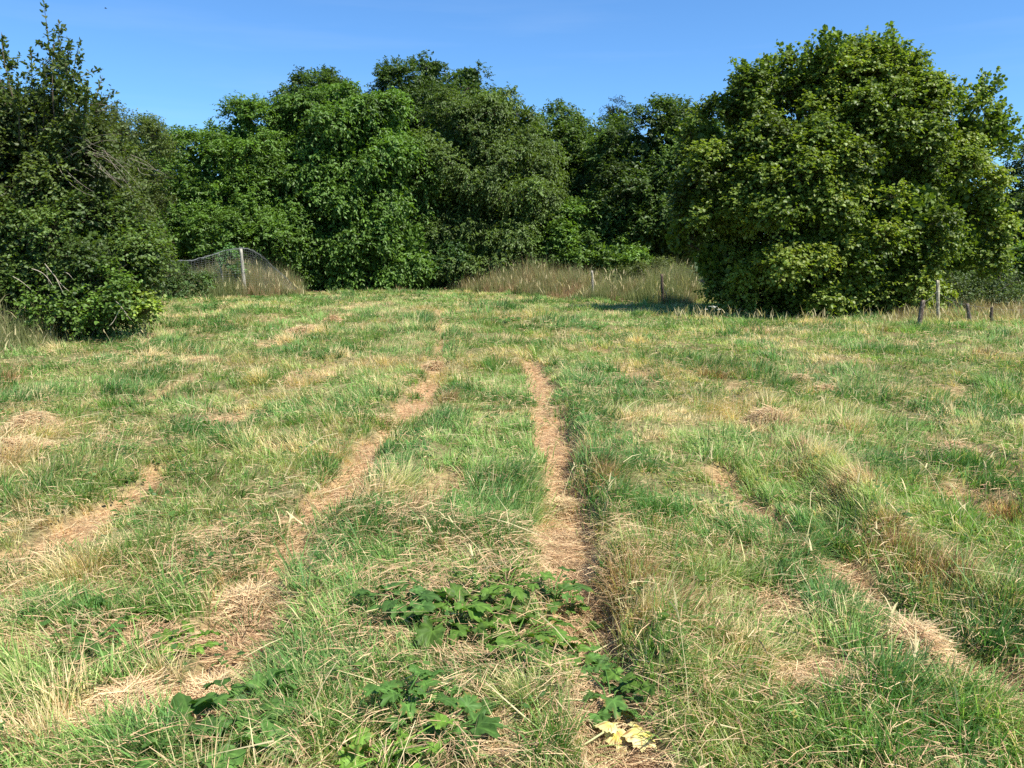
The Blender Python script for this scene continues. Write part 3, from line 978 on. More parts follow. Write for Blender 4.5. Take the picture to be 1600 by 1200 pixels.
# the big tree
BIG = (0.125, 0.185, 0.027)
st_ = []
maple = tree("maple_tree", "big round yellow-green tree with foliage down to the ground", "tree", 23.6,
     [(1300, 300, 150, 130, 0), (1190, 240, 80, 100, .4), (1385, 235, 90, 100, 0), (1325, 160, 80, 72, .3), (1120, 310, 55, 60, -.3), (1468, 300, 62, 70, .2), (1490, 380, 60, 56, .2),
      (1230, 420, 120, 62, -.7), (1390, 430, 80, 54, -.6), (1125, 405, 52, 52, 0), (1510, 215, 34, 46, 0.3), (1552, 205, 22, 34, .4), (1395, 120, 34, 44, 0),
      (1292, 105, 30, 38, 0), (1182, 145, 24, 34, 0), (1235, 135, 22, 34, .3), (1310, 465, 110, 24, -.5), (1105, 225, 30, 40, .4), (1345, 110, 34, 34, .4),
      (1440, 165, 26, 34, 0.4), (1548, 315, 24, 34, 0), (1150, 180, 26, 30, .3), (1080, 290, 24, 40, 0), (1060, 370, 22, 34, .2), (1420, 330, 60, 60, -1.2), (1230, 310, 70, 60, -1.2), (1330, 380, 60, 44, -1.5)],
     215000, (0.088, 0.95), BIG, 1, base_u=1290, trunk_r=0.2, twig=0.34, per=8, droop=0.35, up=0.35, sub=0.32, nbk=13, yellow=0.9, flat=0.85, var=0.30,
     extra=make_shoots([((1290, 110), (1288, 46), 1), ((1300, 110), (1312, 52), .8), ((1275, 120), (1262, 66), .8), ((1395, 120), (1396, 48), 1), ((1385, 120), (1372, 62), .8), ((1410, 120), (1428, 88), .8),
                        ((1340, 110), (1332, 60), .8), ((1355, 110), (1350, 66), .6), ((1235, 130), (1234, 72), 1), ((1245, 130), (1262, 84), .6), ((1180, 150), (1158, 92), .9), ((1190, 150), (1194, 84), .9),
                        ((1175, 160), (1166, 100), .6), ((1210, 150), (1212, 88), .8), ((1120, 210), (1092, 168), .7), ((1140, 190), (1128, 150), .7), ((1430, 150), (1442, 108), .6),
                        ((1500, 210), (1508, 120), 1), ((1510, 200), (1545, 114), 1), ((1520, 190), (1560, 120), .8), ((1530, 230), (1592, 186), 1), ((1545, 240), (1598, 214), .9), ((1540, 240), (1590, 244), .8),
                        ((1500, 190), (1482, 138), .8), ((1540, 210), (1570, 158), .8), ((1550, 220), (1578, 176), .8), ((1530, 300), (1570, 292), .7), ((1540, 320), (1574, 330), .7), ((1450, 180), (1466, 142), .6)],
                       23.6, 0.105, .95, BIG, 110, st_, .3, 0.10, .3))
shoot_stems(maple, st_, 71)

# the wood behind, tree by tree
tree("walnut_tree", "broad bright green walnut tree with drooping leaves at the wood's front", "tree", 40,
     [(550, 250, 85, 95), (500, 330, 80, 90), (610, 300, 55, 85), (590, 390, 75, 50, -.3), (520, 400, 70, 44, -.3), (645, 385, 34, 50, -.2), (560, 330, 60, 60, -.6), (475, 225, 42, 55), (565, 180, 50, 38)],
     86000, (0.165, 0.5), WALNUT, 2, base_u=560, twig=0.55, per=8, droop=0.7, up=0.1, sub=0.30, var=0.15, nbk=19)
tree("ash_tree", "light green ash tree above the netted fence", "tree", 39,
     [(335, 285, 60, 84), (392, 232, 58, 56), (285, 330, 62, 76), (340, 375, 105, 50, -1), (410, 345, 70, 85), (440, 405, 50, 36, -1), (340, 225, 28, 26), (382, 188, 22, 20), (250, 380, 60, 45)],
     82000, (0.145, 0.42), ASHG, 3, base_u=350, twig=0.5, per=10, droop=0.35, up=0.3, sub=0.30, var=0.15, nbk=19)
tree("oak_tree", "dark rounded oak rising behind the bright walnut", "tree", 50,
     [(500, 162, 52, 38), (448, 188, 38, 40), (545, 185, 38, 42), (500, 240, 76, 76), (512, 140, 28, 20), (478, 152, 28, 24)],
     44000, (0.15, 0.55), DARKG, 4, twig=0.42, per=9, sub=0.32, nbk=26, var=.15)
tree("oak_tree", "tallest dark oak in the middle of the wood's skyline", "tree", 52,
     [(665, 160, 78, 50), (612, 166, 30, 32), (735, 128, 20, 32), (672, 108, 26, 18), (700, 210, 95, 60), (765, 195, 36, 42), (640, 230, 60, 60)],
     56000, (0.15, 0.55), DARKG, 5, twig=0.42, per=9, sub=0.32, nbk=26, var=.15)
tree("cherry_tree", "olive green wild cherry tree with hanging leaves beside the walnut", "tree", 42,
     [(735, 255, 90, 90), (795, 315, 70, 100), (700, 330, 55, 85), (845, 365, 55, 55), (795, 215, 45, 50), (735, 395, 85, 36, -1), (820, 400, 60, 28, -1), (822, 185, 12, 22)],
     82000, (0.145, 0.42), OLIVEG, 6, twig=0.55, per=9, droop=0.7, up=0.05, sub=0.3, var=0.15, nbk=19)
tree("woodland_tree", "dark green tree between the cherry and the skyline dip", "tree", 46,
     [(882, 265, 58, 80), (925, 235, 36, 46), (900, 340, 60, 75), (880, 200, 24, 22), (945, 300, 40, 70), (845, 250, 36, 60)],
     40000, (0.17, 0.5), WOODG, 7, twig=0.5, per=9, sub=0.34, nbk=18)
tree("woodland_tree", "dark leafy tree partly hidden behind the big yellow-green tree", "tree", 42,
     [(990, 252, 58, 60), (1045, 216, 52, 46), (965, 320, 55, 75), (1010, 355, 60, 65), (1090, 210, 44, 42), (1060, 300, 60, 90), (1050, 400, 60, 50)],
     40000, (0.17, 0.5), (0.074, 0.122, 0.026), 8, twig=0.5, per=9, sub=0.34, nbk=18)
tree("pine_tree", "small bluish pine top poking above the wood's skyline", "tree", 60,
     [(962, 182, 20, 20), (965, 215, 34, 30), (968, 260, 40, 40)],
     9000, (0.20, 0.16), (0.040, 0.068, 0.050), 9, twig=0.4, per=12, sub=0.35, shoot=0.15, fill=0.3)
tree("far_tree", "dark tree at the picture's right edge beyond the posts", "tree", 38,
     [(1590, 340, 56, 66), (1640, 330, 80, 80), (1560, 390, 60, 50), (1500, 380, 60, 60), (1700, 330, 80, 70)],
     36000, (0.16, 0.5), (0.065, 0.105, 0.028), 10, base_u=1620, twig=0.55, per=9, sub=0.3)
tree("hawthorn_tree", "scrubby olive tree leaning out behind the left plum tree", "tree", 27,
     [(190, 255, 58, 62), (212, 320, 34, 84), (200, 400, 36, 50), (150, 310, 56, 100), (180, 205, 30, 22)],
     42000, (0.085, 0.5), (0.100, 0.135, 0.038), 12, base_u=180, twig=0.5, per=10, sub=0.3, up=0.2, var=0.2)
tree("willow_tree", "pale green small tree top between the scrub and the ash", "tree", 45,
     [(258, 222, 18, 24), (225, 228, 34, 34), (272, 270, 28, 50), (220, 300, 50, 60)],
     14000, (0.16, 0.35), (0.080, 0.135, 0.045), 13, twig=0.5, per=10, sub=0.35, shoot=0.08)


# the plum tree at the left with its tall shoots
PLUM_STEMS = []
plum_shoots = make_shoots([((100, 250), (68, 4), 1.0), ((110, 220), (92, 30), .8), ((120, 230), (125, 62), .9), ((60, 240), (48, 75), .9), ((40, 220), (2, 50), 1.0),
                           ((20, 230), (-20, 60), 1.0), ((130, 230), (160, 118), .9), ((70, 230), (70, 110), .7), ((120, 200), (100, 90), .8), ((30, 220), (28, 120), .7),
                           ((130, 220), (135, 130), .8), ((90, 220), (85, 60), .8), ((150, 230), (150, 150), .7), ((100, 200), (108, 60), .8), ((80, 200), (95, 70), .7)],
                          16.8, 0.095, .52, (0.080, 0.115, 0.030), 130, PLUM_STEMS, .28, .035, .3)
plum = tree("plum_tree", "dark overgrown plum tree with tall thin leafy shoots and dead twigs", "tree", 17.2,
            [(60, 235, 95, 70), (120, 290, 75, 90), (10, 320, 110, 110), (150, 235, 40, 60), (-80, 260, 120, 120), (60, 350, 110, 70, .3), (95, 205, 45, 40)],
            62000, (0.082, 0.55), (0.080, 0.112, 0.028), 14, base_u=60, trunk_r=0.16, twig=0.38, per=9, sub=0.3, up=0.35, shoot=0.05, var=0.3, extra=plum_shoots)
rng_d = np.random.default_rng(77)
poff = np.array(plum.location)
shoot_stems(plum, PLUM_STEMS, 72)
tb = Tubes()
for (a, b) in [((75, 240), (125, 232)), ((90, 250), (190, 215)), ((110, 215), (170, 240)), ((120, 230), (200, 262)), ((150, 240), (195, 300)), ((80, 250), (150, 310)),
               ((150, 250), (185, 285)), ((215, 255), (262, 285)), ((200, 250), (250, 268)), ((95, 225), (120, 245)), ((130, 245), (178, 235)), ((140, 260), (200, 275)),
               ((68, 205), (85, 185)), ((160, 232), (212, 300)), ((100, 262), (140, 290)), ((155, 165), (180, 158)), ((150, 172), (172, 165))]:
    for k in range(2):
        dd = rng_d.uniform(-.2, .2)
        q0 = P(a[0] + rng_d.normal(0, 5), a[1] + rng_d.normal(0, 5), 16.35 + dd) - poff
        q1 = P(b[0] + rng_d.normal(0, 8), b[1] + rng_d.normal(0, 8), 16.1 + dd) - poff
        tb.add(curve_pts(q0, q1, rng_d, 0.10, 8), np.linspace(0.006, 0.002, 8), (0.24, 0.20, 0.15), 5)
tag(tb.build("dead_branches", M_BARK, plum), "bare pale dead twigs")


# brambles, shrubs and undergrowth
def bramble_twigs(root, D, segs, seed, col=(0.40, 0.34, 0.25), r=0.008):
    rng = np.random.default_rng(seed)
    o = np.array(root.location)
    for (a, b) in segs:
        t = Tubes()
        t.add(curve_pts(P(a[0], a[1], D) - o, P(b[0], b[1], D + rng.uniform(-.2, .2)) - o, rng, 0.12, 8), np.linspace(r, r * .4, 8), col, 5)
        t.build("dry_cane", M_BARK, root)


br = tree("bramble_bush", "large dense bramble thicket at the foot of the plum tree", "bush", 16.4,
          [(40, 400, 95, 65), (140, 400, 80, 75), (110, 455, 95, 46, -.2), (195, 430, 38, 62), (0, 450, 90, 50), (210, 465, 26, 34, .2), (150, 470, 60, 40, -.1), (-90, 430, 90, 70), (60, 345, 90, 40, .4), (100, 490, 84, 26, -.2), (190, 485, 44, 28), (10, 495, 70, 34)],
          60000, (0.070, 0.72), (0.078, 0.125, 0.028), 15, shrub=True, trunk_r=0.03, twig=0.40, per=8, sub=0.30, droop=0.3, yellow=0.15, var=0.32, nbk=10)
bramble_twigs(br, 15.1, [((70, 412), (108, 455)), ((50, 420), (85, 450)), ((100, 425), (115, 438)), ((20, 432), (48, 452)), ((85, 430), (100, 460)), ((72, 418), (78, 445)),
                         ((190, 480), (170, 510)), ((180, 470), (205, 500)), ((28, 485), (52, 530)), ((38, 470), (70, 525))], 78)
tree("bramble_bush", "bright fresh green bramble sprays low in front of the thicket", "bush", 15.3,
     [(120, 480, 70, 24, .2), (50, 468, 44, 22), (150, 445, 50, 18, .3), (85, 508, 50, 10), (195, 468, 30, 22, .2)],
     4600, (0.066, 0.8), (0.110, 0.185, 0.032), 16, shrub=True, trunk_r=0.010, twig=0.34, per=7, sub=0.30, nbk=7, fill=0.0)
tree("yellowing_shrub", "small shrub with yellowing leaves at the thicket's right foot", "bush", 16.2,
     [(232, 482, 20, 14), (215, 475, 14, 16)],
     900, (0.085, 0.8), (0.20, 0.26, 0.05), 17, shrub=True, trunk_r=0.008, twig=0.25, per=6, sub=0.45, fill=0.0)
tree("hedge_shrub", "low dark shrub below the gap between walnut and cherry", "bush", 40.5,
     [(668, 425, 30, 22), (700, 410, 34, 28), (650, 435, 16, 12)],
     9000, (0.13, 0.6), (0.055, 0.11, 0.03), 18, shrub=True, trunk_r=0.03, twig=0.4, per=8, sub=0.35)
tree("hazel_shrub", "bright green spreading shrub behind the dry grass bank", "bush", 41,
     [(885, 385, 60, 28), (940, 400, 56, 24, -1), (840, 395, 50, 26), (985, 410, 40, 18, -2), (910, 360, 40, 30)],
     26000, (0.15, 0.5), (0.105, 0.180, 0.032), 19, shrub=True, trunk_r=0.04, twig=0.5, per=9, sub=0.35)
tree("elder_shrub", "bright green shrub at the right edge beyond the posts", "bush", 29,
     [(1545, 425, 50, 22), (1600, 420, 50, 26), (1490, 430, 36, 26), (1640, 420, 50, 30)],
     16000, (0.12, 0.6), (0.095, 0.165, 0.032), 20, shrub=True, trunk_r=0.03, twig=0.4, per=8, sub=0.35)
tree("thorn_shrub", "tangled grey-green shrub just behind the tall fence post", "bush", 25.5,
     [(1470, 455, 34, 24), (1510, 460, 34, 22), (1560, 455, 36, 24), (1440, 470, 20, 16)],
     8000, (0.07, 0.5), (0.085, 0.125, 0.045), 21, shrub=True, trunk_r=0.02, twig=0.35, per=8, sub=0.35, fill=0.05)
tree("weedy_shrub", "green weeds climbing the left end of the netted fence", "bush", 31,
     [(260, 440, 30, 22), (300, 450, 30, 16), (235, 455, 20, 20)],
     6000, (0.08, 0.6), (0.075, 0.125, 0.038), 22, shrub=True, trunk_r=0.01, twig=0.3, per=8, sub=0.4, fill=0.05)
tree("sapling", "thin sapling growing through the net left of its post", "bush", 33.6,
     [(362, 405, 12, 14), (372, 425, 8, 12)],
     1100, (0.11, 0.4), (0.10, 0.19, 0.06), 23, shrub=True, trunk_r=0.01, twig=0.25, per=8, sub=0.5, fill=0.0)


tree("weedy_shrub", "olive weedy scrub in front of the woods left of the big tree", "bush", 33.5,
     [(1000, 432, 26, 14), (1040, 430, 28, 18), (965, 436, 24, 12)],
     5000, (0.075, 0.5), (0.12, 0.15, 0.045), 24, shrub=True, trunk_r=0.01, twig=0.3, per=8, sub=0.4, fill=0.05)


# deep wood behind everything: far trunks and leaves that read as one dark mass
def far_woods():
    rng = np.random.default_rng(500)
    lobes = []
    for u in np.arange(150, 1250, 62):
        top = 225 + 30 * rng.random() if u > 370 else 320
        D = rng.uniform(50, 56)
        for v in (top + 50, top + 140):
            lobes += px_lobes(D, [(u + rng.normal(0, 12), v, 55, 70)])
    for u in (1250, 1330, 1410, 1490, 1570, 1650, 1730, -150, -60, 40):
        lobes += px_lobes(rng.uniform(48, 56), [(u, 370, 66, 60)])
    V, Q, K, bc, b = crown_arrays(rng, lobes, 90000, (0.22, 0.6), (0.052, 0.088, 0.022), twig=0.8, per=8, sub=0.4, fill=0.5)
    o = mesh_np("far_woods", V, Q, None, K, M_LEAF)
    tag(o, "deep shaded mass of the wood behind the front trees", "woods", kind="stuff")


far_woods()


# undergrowth in the shade along the foot of the wood
def undergrowth():
    rng = np.random.default_rng(600)
    lobes = []
    for u in np.arange(450, 720, 26):
        lobes += px_lobes(43.5 + rng.uniform(-1, 1), [(u, 432, 20, 18)])
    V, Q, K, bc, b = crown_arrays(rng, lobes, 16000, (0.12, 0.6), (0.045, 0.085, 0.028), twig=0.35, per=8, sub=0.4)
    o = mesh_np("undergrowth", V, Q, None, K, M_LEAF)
    tag(o, "low shaded undergrowth under the walnut and cherry", "undergrowth", kind="stuff")


undergrowth()


# ------------------------------------------------------------------ posts, net, wire
def wood_post(name, label, D, u0, v0, u1, v1, r, col, seed, lichen=None, group=None):
    """a weathered round post from its foot (u0, v0) to its top (u1, v1)"""
    rng = np.random.default_rng(seed)
    a, b = P(u0, v0, D), P(u1, v1, D)
    foot = np.array([a[0], a[1], 0.0])
    n, sides = 14, 12
    t = np.linspace(-0.12, 1, n)[:, None]
    pts = a + (b - a) * t - foot
    pts += np.cumsum(rng.normal(0, 0.004, (n, 3)), axis=0)
    th = np.arange(sides) * 2 * math.pi / sides
    rr = r * (1.05 - 0.15 * t) * (1 + 0.10 * rng.normal(0, 1, (n, sides)) * 0.6 + 0.10 * np.cos(2 * th)[None])
    V = np.stack([pts[:, None, 0] + rr * np.cos(th)[None], pts[:, None, 1] + rr * np.sin(th)[None], pts[:, None, 2] + 0 * rr], -1)
    V[-1, :, 2] += rng.normal(0, r * 0.25, sides)          # split, uneven top
    V = V.reshape(-1, 3)
    i = np.arange(n - 1)[:, None] * sides
    j = np.arange(sides)[None]
    j2 = (j + 1) % sides
    Q = np.stack([i + j, i + j2, i + sides + j2, i + sides + j], -1).reshape(-1, 4)
    V = np.vstack([V, pts[-1:] + [[0, 0, -r * .1]]])
    T = np.array([[(n - 1) * sides + k, (n - 1) * sides + (k + 1) % sides, len(V) - 1] for k in range(sides)])
    K = np.tile(np.array(col), (len(V), 1)) * rng.uniform(0.75, 1.2, (len(V), 1))
    if lichen is not None:
        s = rng.random(len(V)) < 0.35
        K[s] = np.array(lichen)
    o = mesh_np(name, V, Q, T, K, M_POST)
    o.location = foot
    return tag(o, label, "fence post", group)


GREYW = (0.40, 0.36, 0.29)
DARKW = (0.10, 0.075, 0.055)
wood_post("fence_post", "pale leaning wooden post holding up the net", 33.2, 384, 464, 377, 389, 0.062, (0.34, 0.31, 0.25), 31, (0.44, 0.42, 0.33), "old posts of the netted fence")
wood_post("fence_post", "thin grey stake under the net left of the pale post", 33.6, 349, 446, 340, 394, 0.030, (0.36, 0.33, 0.28), 32, None, "old posts of the netted fence")
wood_post("fence_post", "short broken post top at the net's left end", 32.0, 244, 425, 239, 385, 0.045, (0.42, 0.34, 0.27), 33, None, "old posts of the netted fence")
wood_post("fence_post", "slim pale post standing in the dry grass bank", 31.3, 927, 464, 925, 424, 0.04, (0.30, 0.27, 0.21), 34, None, "posts along the dry grass bank")
wood_post("fence_post", "dark post in shade beside the big tree's left edge", 27.6, 1036, 476, 1034, 430, 0.045, DARKW, 35, None, "posts along the dry grass bank")
wood_post("fence_post", "short dark leaning post nearest the big tree", 19.3, 1436, 511, 1443, 469, 0.050, DARKW, 36, (0.24, 0.2, 0.15), "old posts at the field's right side")
wood_post("fence_post", "tall straight lichen-grey post right of the big tree", 20.8, 1465, 503, 1464, 438, 0.042, (0.24, 0.20, 0.14), 37, (0.50, 0.46, 0.30), "old posts at the field's right side")
wood_post("fence_post", "short dark post leaning left behind the tall grey post", 19.5, 1517, 508, 1509, 475, 0.042, DARKW, 38, (0.2, 0.17, 0.13), "old posts at the field's right side")
wood_post("fence_post", "smallest dark post stub in dry grass near the edge", 20.0, 1549, 505, 1551, 480, 0.036, DARKW, 39, None, "old posts at the field's right side")


def wire(name, label, pts, r, col=(0.22, 0.2, 0.17)):
    t = Tubes()
    t.add(np.array(pts), r, col, 4)
    return tag(t.build(name, M_NET), label, "wire")


def sag(a, b, s, n=14):
    t = np.linspace(0, 1, n)[:, None]
    return a + (b - a) * t - np.array([0, 0, s]) * 4 * t * (1 - t)


wire("fence_wire", "thin rusty wire strung from the tall grey post", np.vstack([sag(P(1443, 472, 19.3), P(1464, 455, 20.75), .04, 8), sag(P(1464, 455, 20.75), P(1510, 476, 21.6), .06, 8),
                                                               sag(P(1510, 476, 21.6), P(1640, 480, 22), .1, 10)]), 0.003)


def build_net():
    """a bird net thrown over a line: it hangs from the pale post and sags to both sides"""
    top = [(225, 412, 32.0), (262, 407, 32.3), (300, 407, 32.6), (330, 399, 32.9), (352, 391, 33.1), (378, 387, 33.2), (395, 391, 33.4), (412, 402, 33.7), (425, 415, 34.0), (445, 432, 34.4), (462, 452, 34.8)]
    tp = np.array([P(*t) for t in top])
    n = 64
    s = np.linspace(0, len(tp) - 1, n)
    i = np.clip(s.astype(int), 0, len(tp) - 2)
    f = (s - i)[:, None]
    f = f
    line = tp[i] * (1 - f) + tp[i + 1] * f
    rng = np.random.default_rng(88)
    m = 18
    grid = np.zeros((n, m, 3))
    for k in range(m):
        t = k / (m - 1)
        p = line.copy()
        z0 = 0.25
        p[:, 2] = line[:, 2] * (1 - t) + z0 * t
        p[:, 1] -= 0.25 * math.sin(t * 2.2) + 0.06 * np.sin(s * 3.1 + t * 5)
        p[:, 0] += 0.05 * np.sin(s * 2.3 + t * 4)
        grid[:, k] = p
    o = grid[n // 2, -1].copy()
    o[2] = 0
    V, Q = [], []
    w = 0.0013

    def rib(path, wd):
        path = path - o
        d = norm(np.gradient(path, axis=0))
        sd = norm(np.cross(d, np.array([0.05, -1.0, 0.1])))
        base = sum(len(v) for v in V)
        k = len(path)
        V.append(np.concatenate([path - sd * wd, path + sd * wd]))
        j = np.arange(k - 1)
        Q.append(np.stack([j, j + 1, j + 1 + k, j + k], 1) + base)
    for k in range(n):
        rib(grid[k], w)
    for k in range(m):
        rib(grid[:, k] + rng.normal(0, 0.004, (n, 3)), w)
    for k in range(4):                                     # gathered top edge
        rib(line + rng.normal(0, 0.018, (n, 3)), 0.004)
    V = np.concatenate(V)
    ob = mesh_np("bird_net", V, np.concatenate(Q), None, np.tile([0.22, 0.23, 0.22], (len(V), 1)), M_NET)
    ob.location = o
    tag(ob, "sagging grey net draped over the pale leaning post", "net")


build_net()


# ------------------------------------------------------------------ broad-leaved weeds
def lobed_leaf(rng, L, elong=1.15, lobes=5, fold=0.25, wave=0.05):
    """an outline with pointed lobes and small teeth, cupped along its midrib: local coordinates, stalk at the origin, tip towards +x"""
    n = 44
    th = np.linspace(-2.55, 2.55, n)
    ph = th * (lobes / (2 * 2.55)) * math.pi
    r = 0.66 + 0.34 * np.abs(np.cos(ph)) ** 0.9
    r *= 1 - 0.22 * (np.abs(th) / 2.55) ** 1.5
    r *= 1 + 0.07 * np.sign(np.sin(th * 19)) + rng.normal(0, 0.02, n)
    r *= L * 0.55
    x = r * np.cos(th) * elong + L * 0.30
    y = r * np.sin(th)
    x[0] = x[-1] = 0.02 * L
    y[0] *= 0.3
    y[-1] *= 0.3
    rings = []
    for s in (0.36, 0.72, 1.0):
        px, py = L * 0.25 * (1 - s) + x * s, y * s
        rr = np.hypot(px - L * .3, py)
        z = fold * np.abs(py) * (1 if fold > 0 else 1) - 0.9 * rr ** 2 / L * 0.45 + wave * L * np.sin(th * 5 + s * 3 + rng.uniform(0, 6)) * s
        rings.append(np.stack([px, py, z], 1))
    V = np.concatenate([[[L * 0.22, 0, -0.01 * L]]] + rings)
    j = np.arange(n - 1)
    T = np.stack([np.zeros(n - 1, int), 1 + j, 2 + j], 1)
    Q = np.concatenate([np.stack([1 + k * n + j, 1 + (k + 1) * n + j, 2 + (k + 1) * n + j, 2 + k * n + j], 1) for k in range(2)])
    return V, Q, T


def weed(name, label, u, v, nl, L, hh, tint, seed, spread=0.16, elong=1.2, lobes=5, group=None, droop=0.5):
    tint = tuple((np.array(tint) * 0.35 + np.array([0.072, 0.140, 0.027]) * 0.65) * np.array([1.0, 1.0, 0.85])) if tint[1] < .24 else (0.12, 0.22, 0.03)
    hh *= 0.72
    rng = np.random.default_rng(seed)
    g = G(u + (22 if 880 < v < 1075 and 550 < u < 900 else 0), v + (28 if 880 < v < 1075 and u > 550 else 0))
    z0 = float(hgt(np.array([g[0]]), np.array([g[1]]))[0])
    root = empty(name, (g[0], g[1], z0 - 0.01), label, "plant", group)
    col = Collect()
    st = Tubes()
    nl = int(nl * 2.3)
    for k in range(nl):
        a = 2 * math.pi * (k + rng.random() * 0.8) / nl
        sp = spread * rng.uniform(0.25, 1.25)
        h = hh * rng.uniform(0.55, 1.15)
        q = np.array([math.cos(a) * sp, math.sin(a) * sp, h])
        l = L * 0.62 * rng.uniform(0.5, 1.25)
        V, Q, T = lobed_leaf(rng, l, elong * rng.uniform(.85, 1.2), lobes, fold=rng.uniform(0.1, 0.45), wave=rng.uniform(.04, .11))
        ax = norm(np.array([math.cos(a) + rng.normal(0, .3), math.sin(a) + rng.normal(0, .3), -droop * rng.uniform(0.0, 1.2) + 0.25]))
        up = norm(np.array([rng.normal(0, .25), rng.normal(0, .25), 1.0]))
        sd = norm(np.cross(up, ax))
        nn = np.cross(ax, sd)
        W = q + V[:, :1] * ax + V[:, 1:2] * sd + V[:, 2:3] * nn
        kk = np.tile(np.array(tint) * rng.uniform(0.75, 1.3), (len(V), 1))
        kk *= rng.uniform(0.85, 1.15, (len(V), 1))
        vein = np.abs(np.cos(np.linspace(-2.55, 2.55, 44) * (lobes / 5.1) * math.pi)) > 0.96
        kk[1:45][vein] *= 1.5
        kk[45:89][vein] *= 1.35
        kk[0] *= 1.6
        if rng.random() < 0.22:
            eb = rng.random(44) < 0.3
            kk[89:][eb] = (0.28, 0.20, 0.06)
        col.add(W, Q, T, kk)
        st.add([(0, 0, -0.02), q * np.array([.35, .35, .75]), q + ax * l * .1], [0.0045, 0.0035, 0.0025], np.array(tint) * 1.5, 5)
    col.build("leaves", M_WEED, root)
    st.build("stem", M_WEED, root)
    return root


HOG = (0.095, 0.165, 0.028)
BRT = (0.140, 0.250, 0.036)
GW = "broad-leaved weeds in the field"
W = [
    ("broadleaf_weed", "bluish green drooping weed at the left end of the big weed patch", 610, 935, 8, .15, .15, (.052, .125, .05), .13),
    ("broadleaf_weed", "dark weed left of the middle in the big weed patch", 690, 950, 9, .16, .15, HOG, .15),
    ("broadleaf_weed", "weed at the top middle of the big weed patch beside bare straw", 770, 915, 8, .14, .15, HOG, .14),
    ("broadleaf_weed", "upright weed at the patch's upper right touching the straw strip", 842, 905, 7, .12, .17, (.065, .14, .045), .12),
    ("broadleaf_weed", "densest leafy weed in the centre of the big weed patch", 785, 970, 10, .14, .14, HOG, .16),
    ("broadleaf_weed", "large leaved weed near the lower right of the weed patch", 835, 985, 7, .17, .12, HOG, .13),
    ("broadleaf_weed", "spreading weed lying over the straw at the patch's right end", 905, 1000, 8, .17, .10, (.065, .155, .045), .17),
    ("small_weed", "small lone sprig standing on the bare straw strip", 872, 893, 4, .08, .13, HOG, .09),
    ("broadleaf_weed", "small weed spilling over the straw right of the patch", 865, 930, 5, .11, .08, HOG, .12),
    ("broadleaf_weed", "dark weed just above the withered yellow leaf", 955, 1062, 6, .13, .11, (.05, .12, .04), .13),
    ("broadleaf_weed", "narrow leaved weed right of the dark weed above the yellow leaf", 1010, 1055, 5, .11, .13, HOG, .10),
    ("broadleaf_weed", "tall leaning weed with upright top leaves near the bottom edge", 635, 1120, 7, .13, .22, (.075, .17, .05), .10),
    ("broadleaf_weed", "flat dark leaved weed right of the tall leaning weed", 700, 1140, 8, .15, .12, (.055, .135, .045), .15),
    ("broadleaf_weed", "pale lit leaves spreading left of the dry grass bundle", 750, 1150, 6, .12, .09, (.085, .18, .055), .12),
    ("lobed_weed", "bright fresh green deeply lobed weed at the bottom edge", 605, 1195, 7, .15, .13, BRT, .13),
    ("broadleaf_weed", "big coarse leaved weed at the bottom left of the middle", 385, 1135, 8, .20, .14, (.062, .145, .042), .17),
    ("broadleaf_weed", "coarse weed cut by the frame's bottom left of the middle", 345, 1195, 7, .18, .12, (.075, .16, .05), .16),
    ("broadleaf_weed", "small rounded leaf weed beside the left straw strip", 285, 1010, 6, .11, .08, BRT, .11),
    ("broadleaf_weed", "small bright weed on pale straw left of the straw strip", 225, 1000, 5, .10, .07, (.09, .2, .05), .10),
    ("small_weed", "little leafy weed above the pair of small bright weeds", 250, 965, 5, .09, .08, HOG, .09),
    ("small_weed", "dark fine leaved weed at the left side of the field", 95, 975, 9, .08, .10, (.05, .12, .045), .14),
    ("small_weed", "dark fine leaved weed nearest the left straw heap", 150, 1020, 9, .08, .09, (.05, .125, .04), .14),
    ("broadleaf_weed", "far dark weed clump in line with the central strip", 787, 507, 12, .22, .22, (.045, .105, .035), .35),
    ("broadleaf_weed", "far dark weed clump right of the one on the strip's line", 920, 516, 10, .20, .20, (.045, .105, .035), .25),
    ("broadleaf_weed", "far small weed left of the second straw strip", 580, 500, 7, .14, .16, (.06, .125, .04), .18),
    ("broadleaf_weed", "tallish dark weed by the far end of the field", 655, 465, 6, .22, .35, (.05, .1, .035), .2),
    ("small_weed", "low dark weed patch in front of the bramble thicket", 175, 560, 16, .11, .12, (.045, .105, .03), .34),
    ("small_weed", "low dark weed right of the patch before the thicket", 215, 548, 12, .11, .12, (.05, .11, .035), .28),
    ("broadleaf_weed", "dark weeds at the foot of the netted fence", 405, 470, 10, .18, .28, (.045, .1, .035), .3),
    ("broadleaf_weed", "green weeds below the net's left half", 320, 482, 12, .18, .24, (.055, .12, .04), .4),
    ("broadleaf_weed", "low weeds right of the bramble thicket", 280, 488, 12, .18, .22, (.055, .125, .04), .4),
    ("broadleaf_weed", "wide low weeds between thicket and netted fence", 350, 478, 12, .2, .24, (.05, .115, .035), .45),
]
for i, (nm, lb, u, v, nl, L, hh, ti, sp) in enumerate(W):
    weed(nm, lb, u, v, nl, L, hh, ti, 900 + i, sp, elong=1.35 if nm != "lobed_weed" else 1.1, lobes=7 if nm == "lobed_weed" else 5, group=GW)


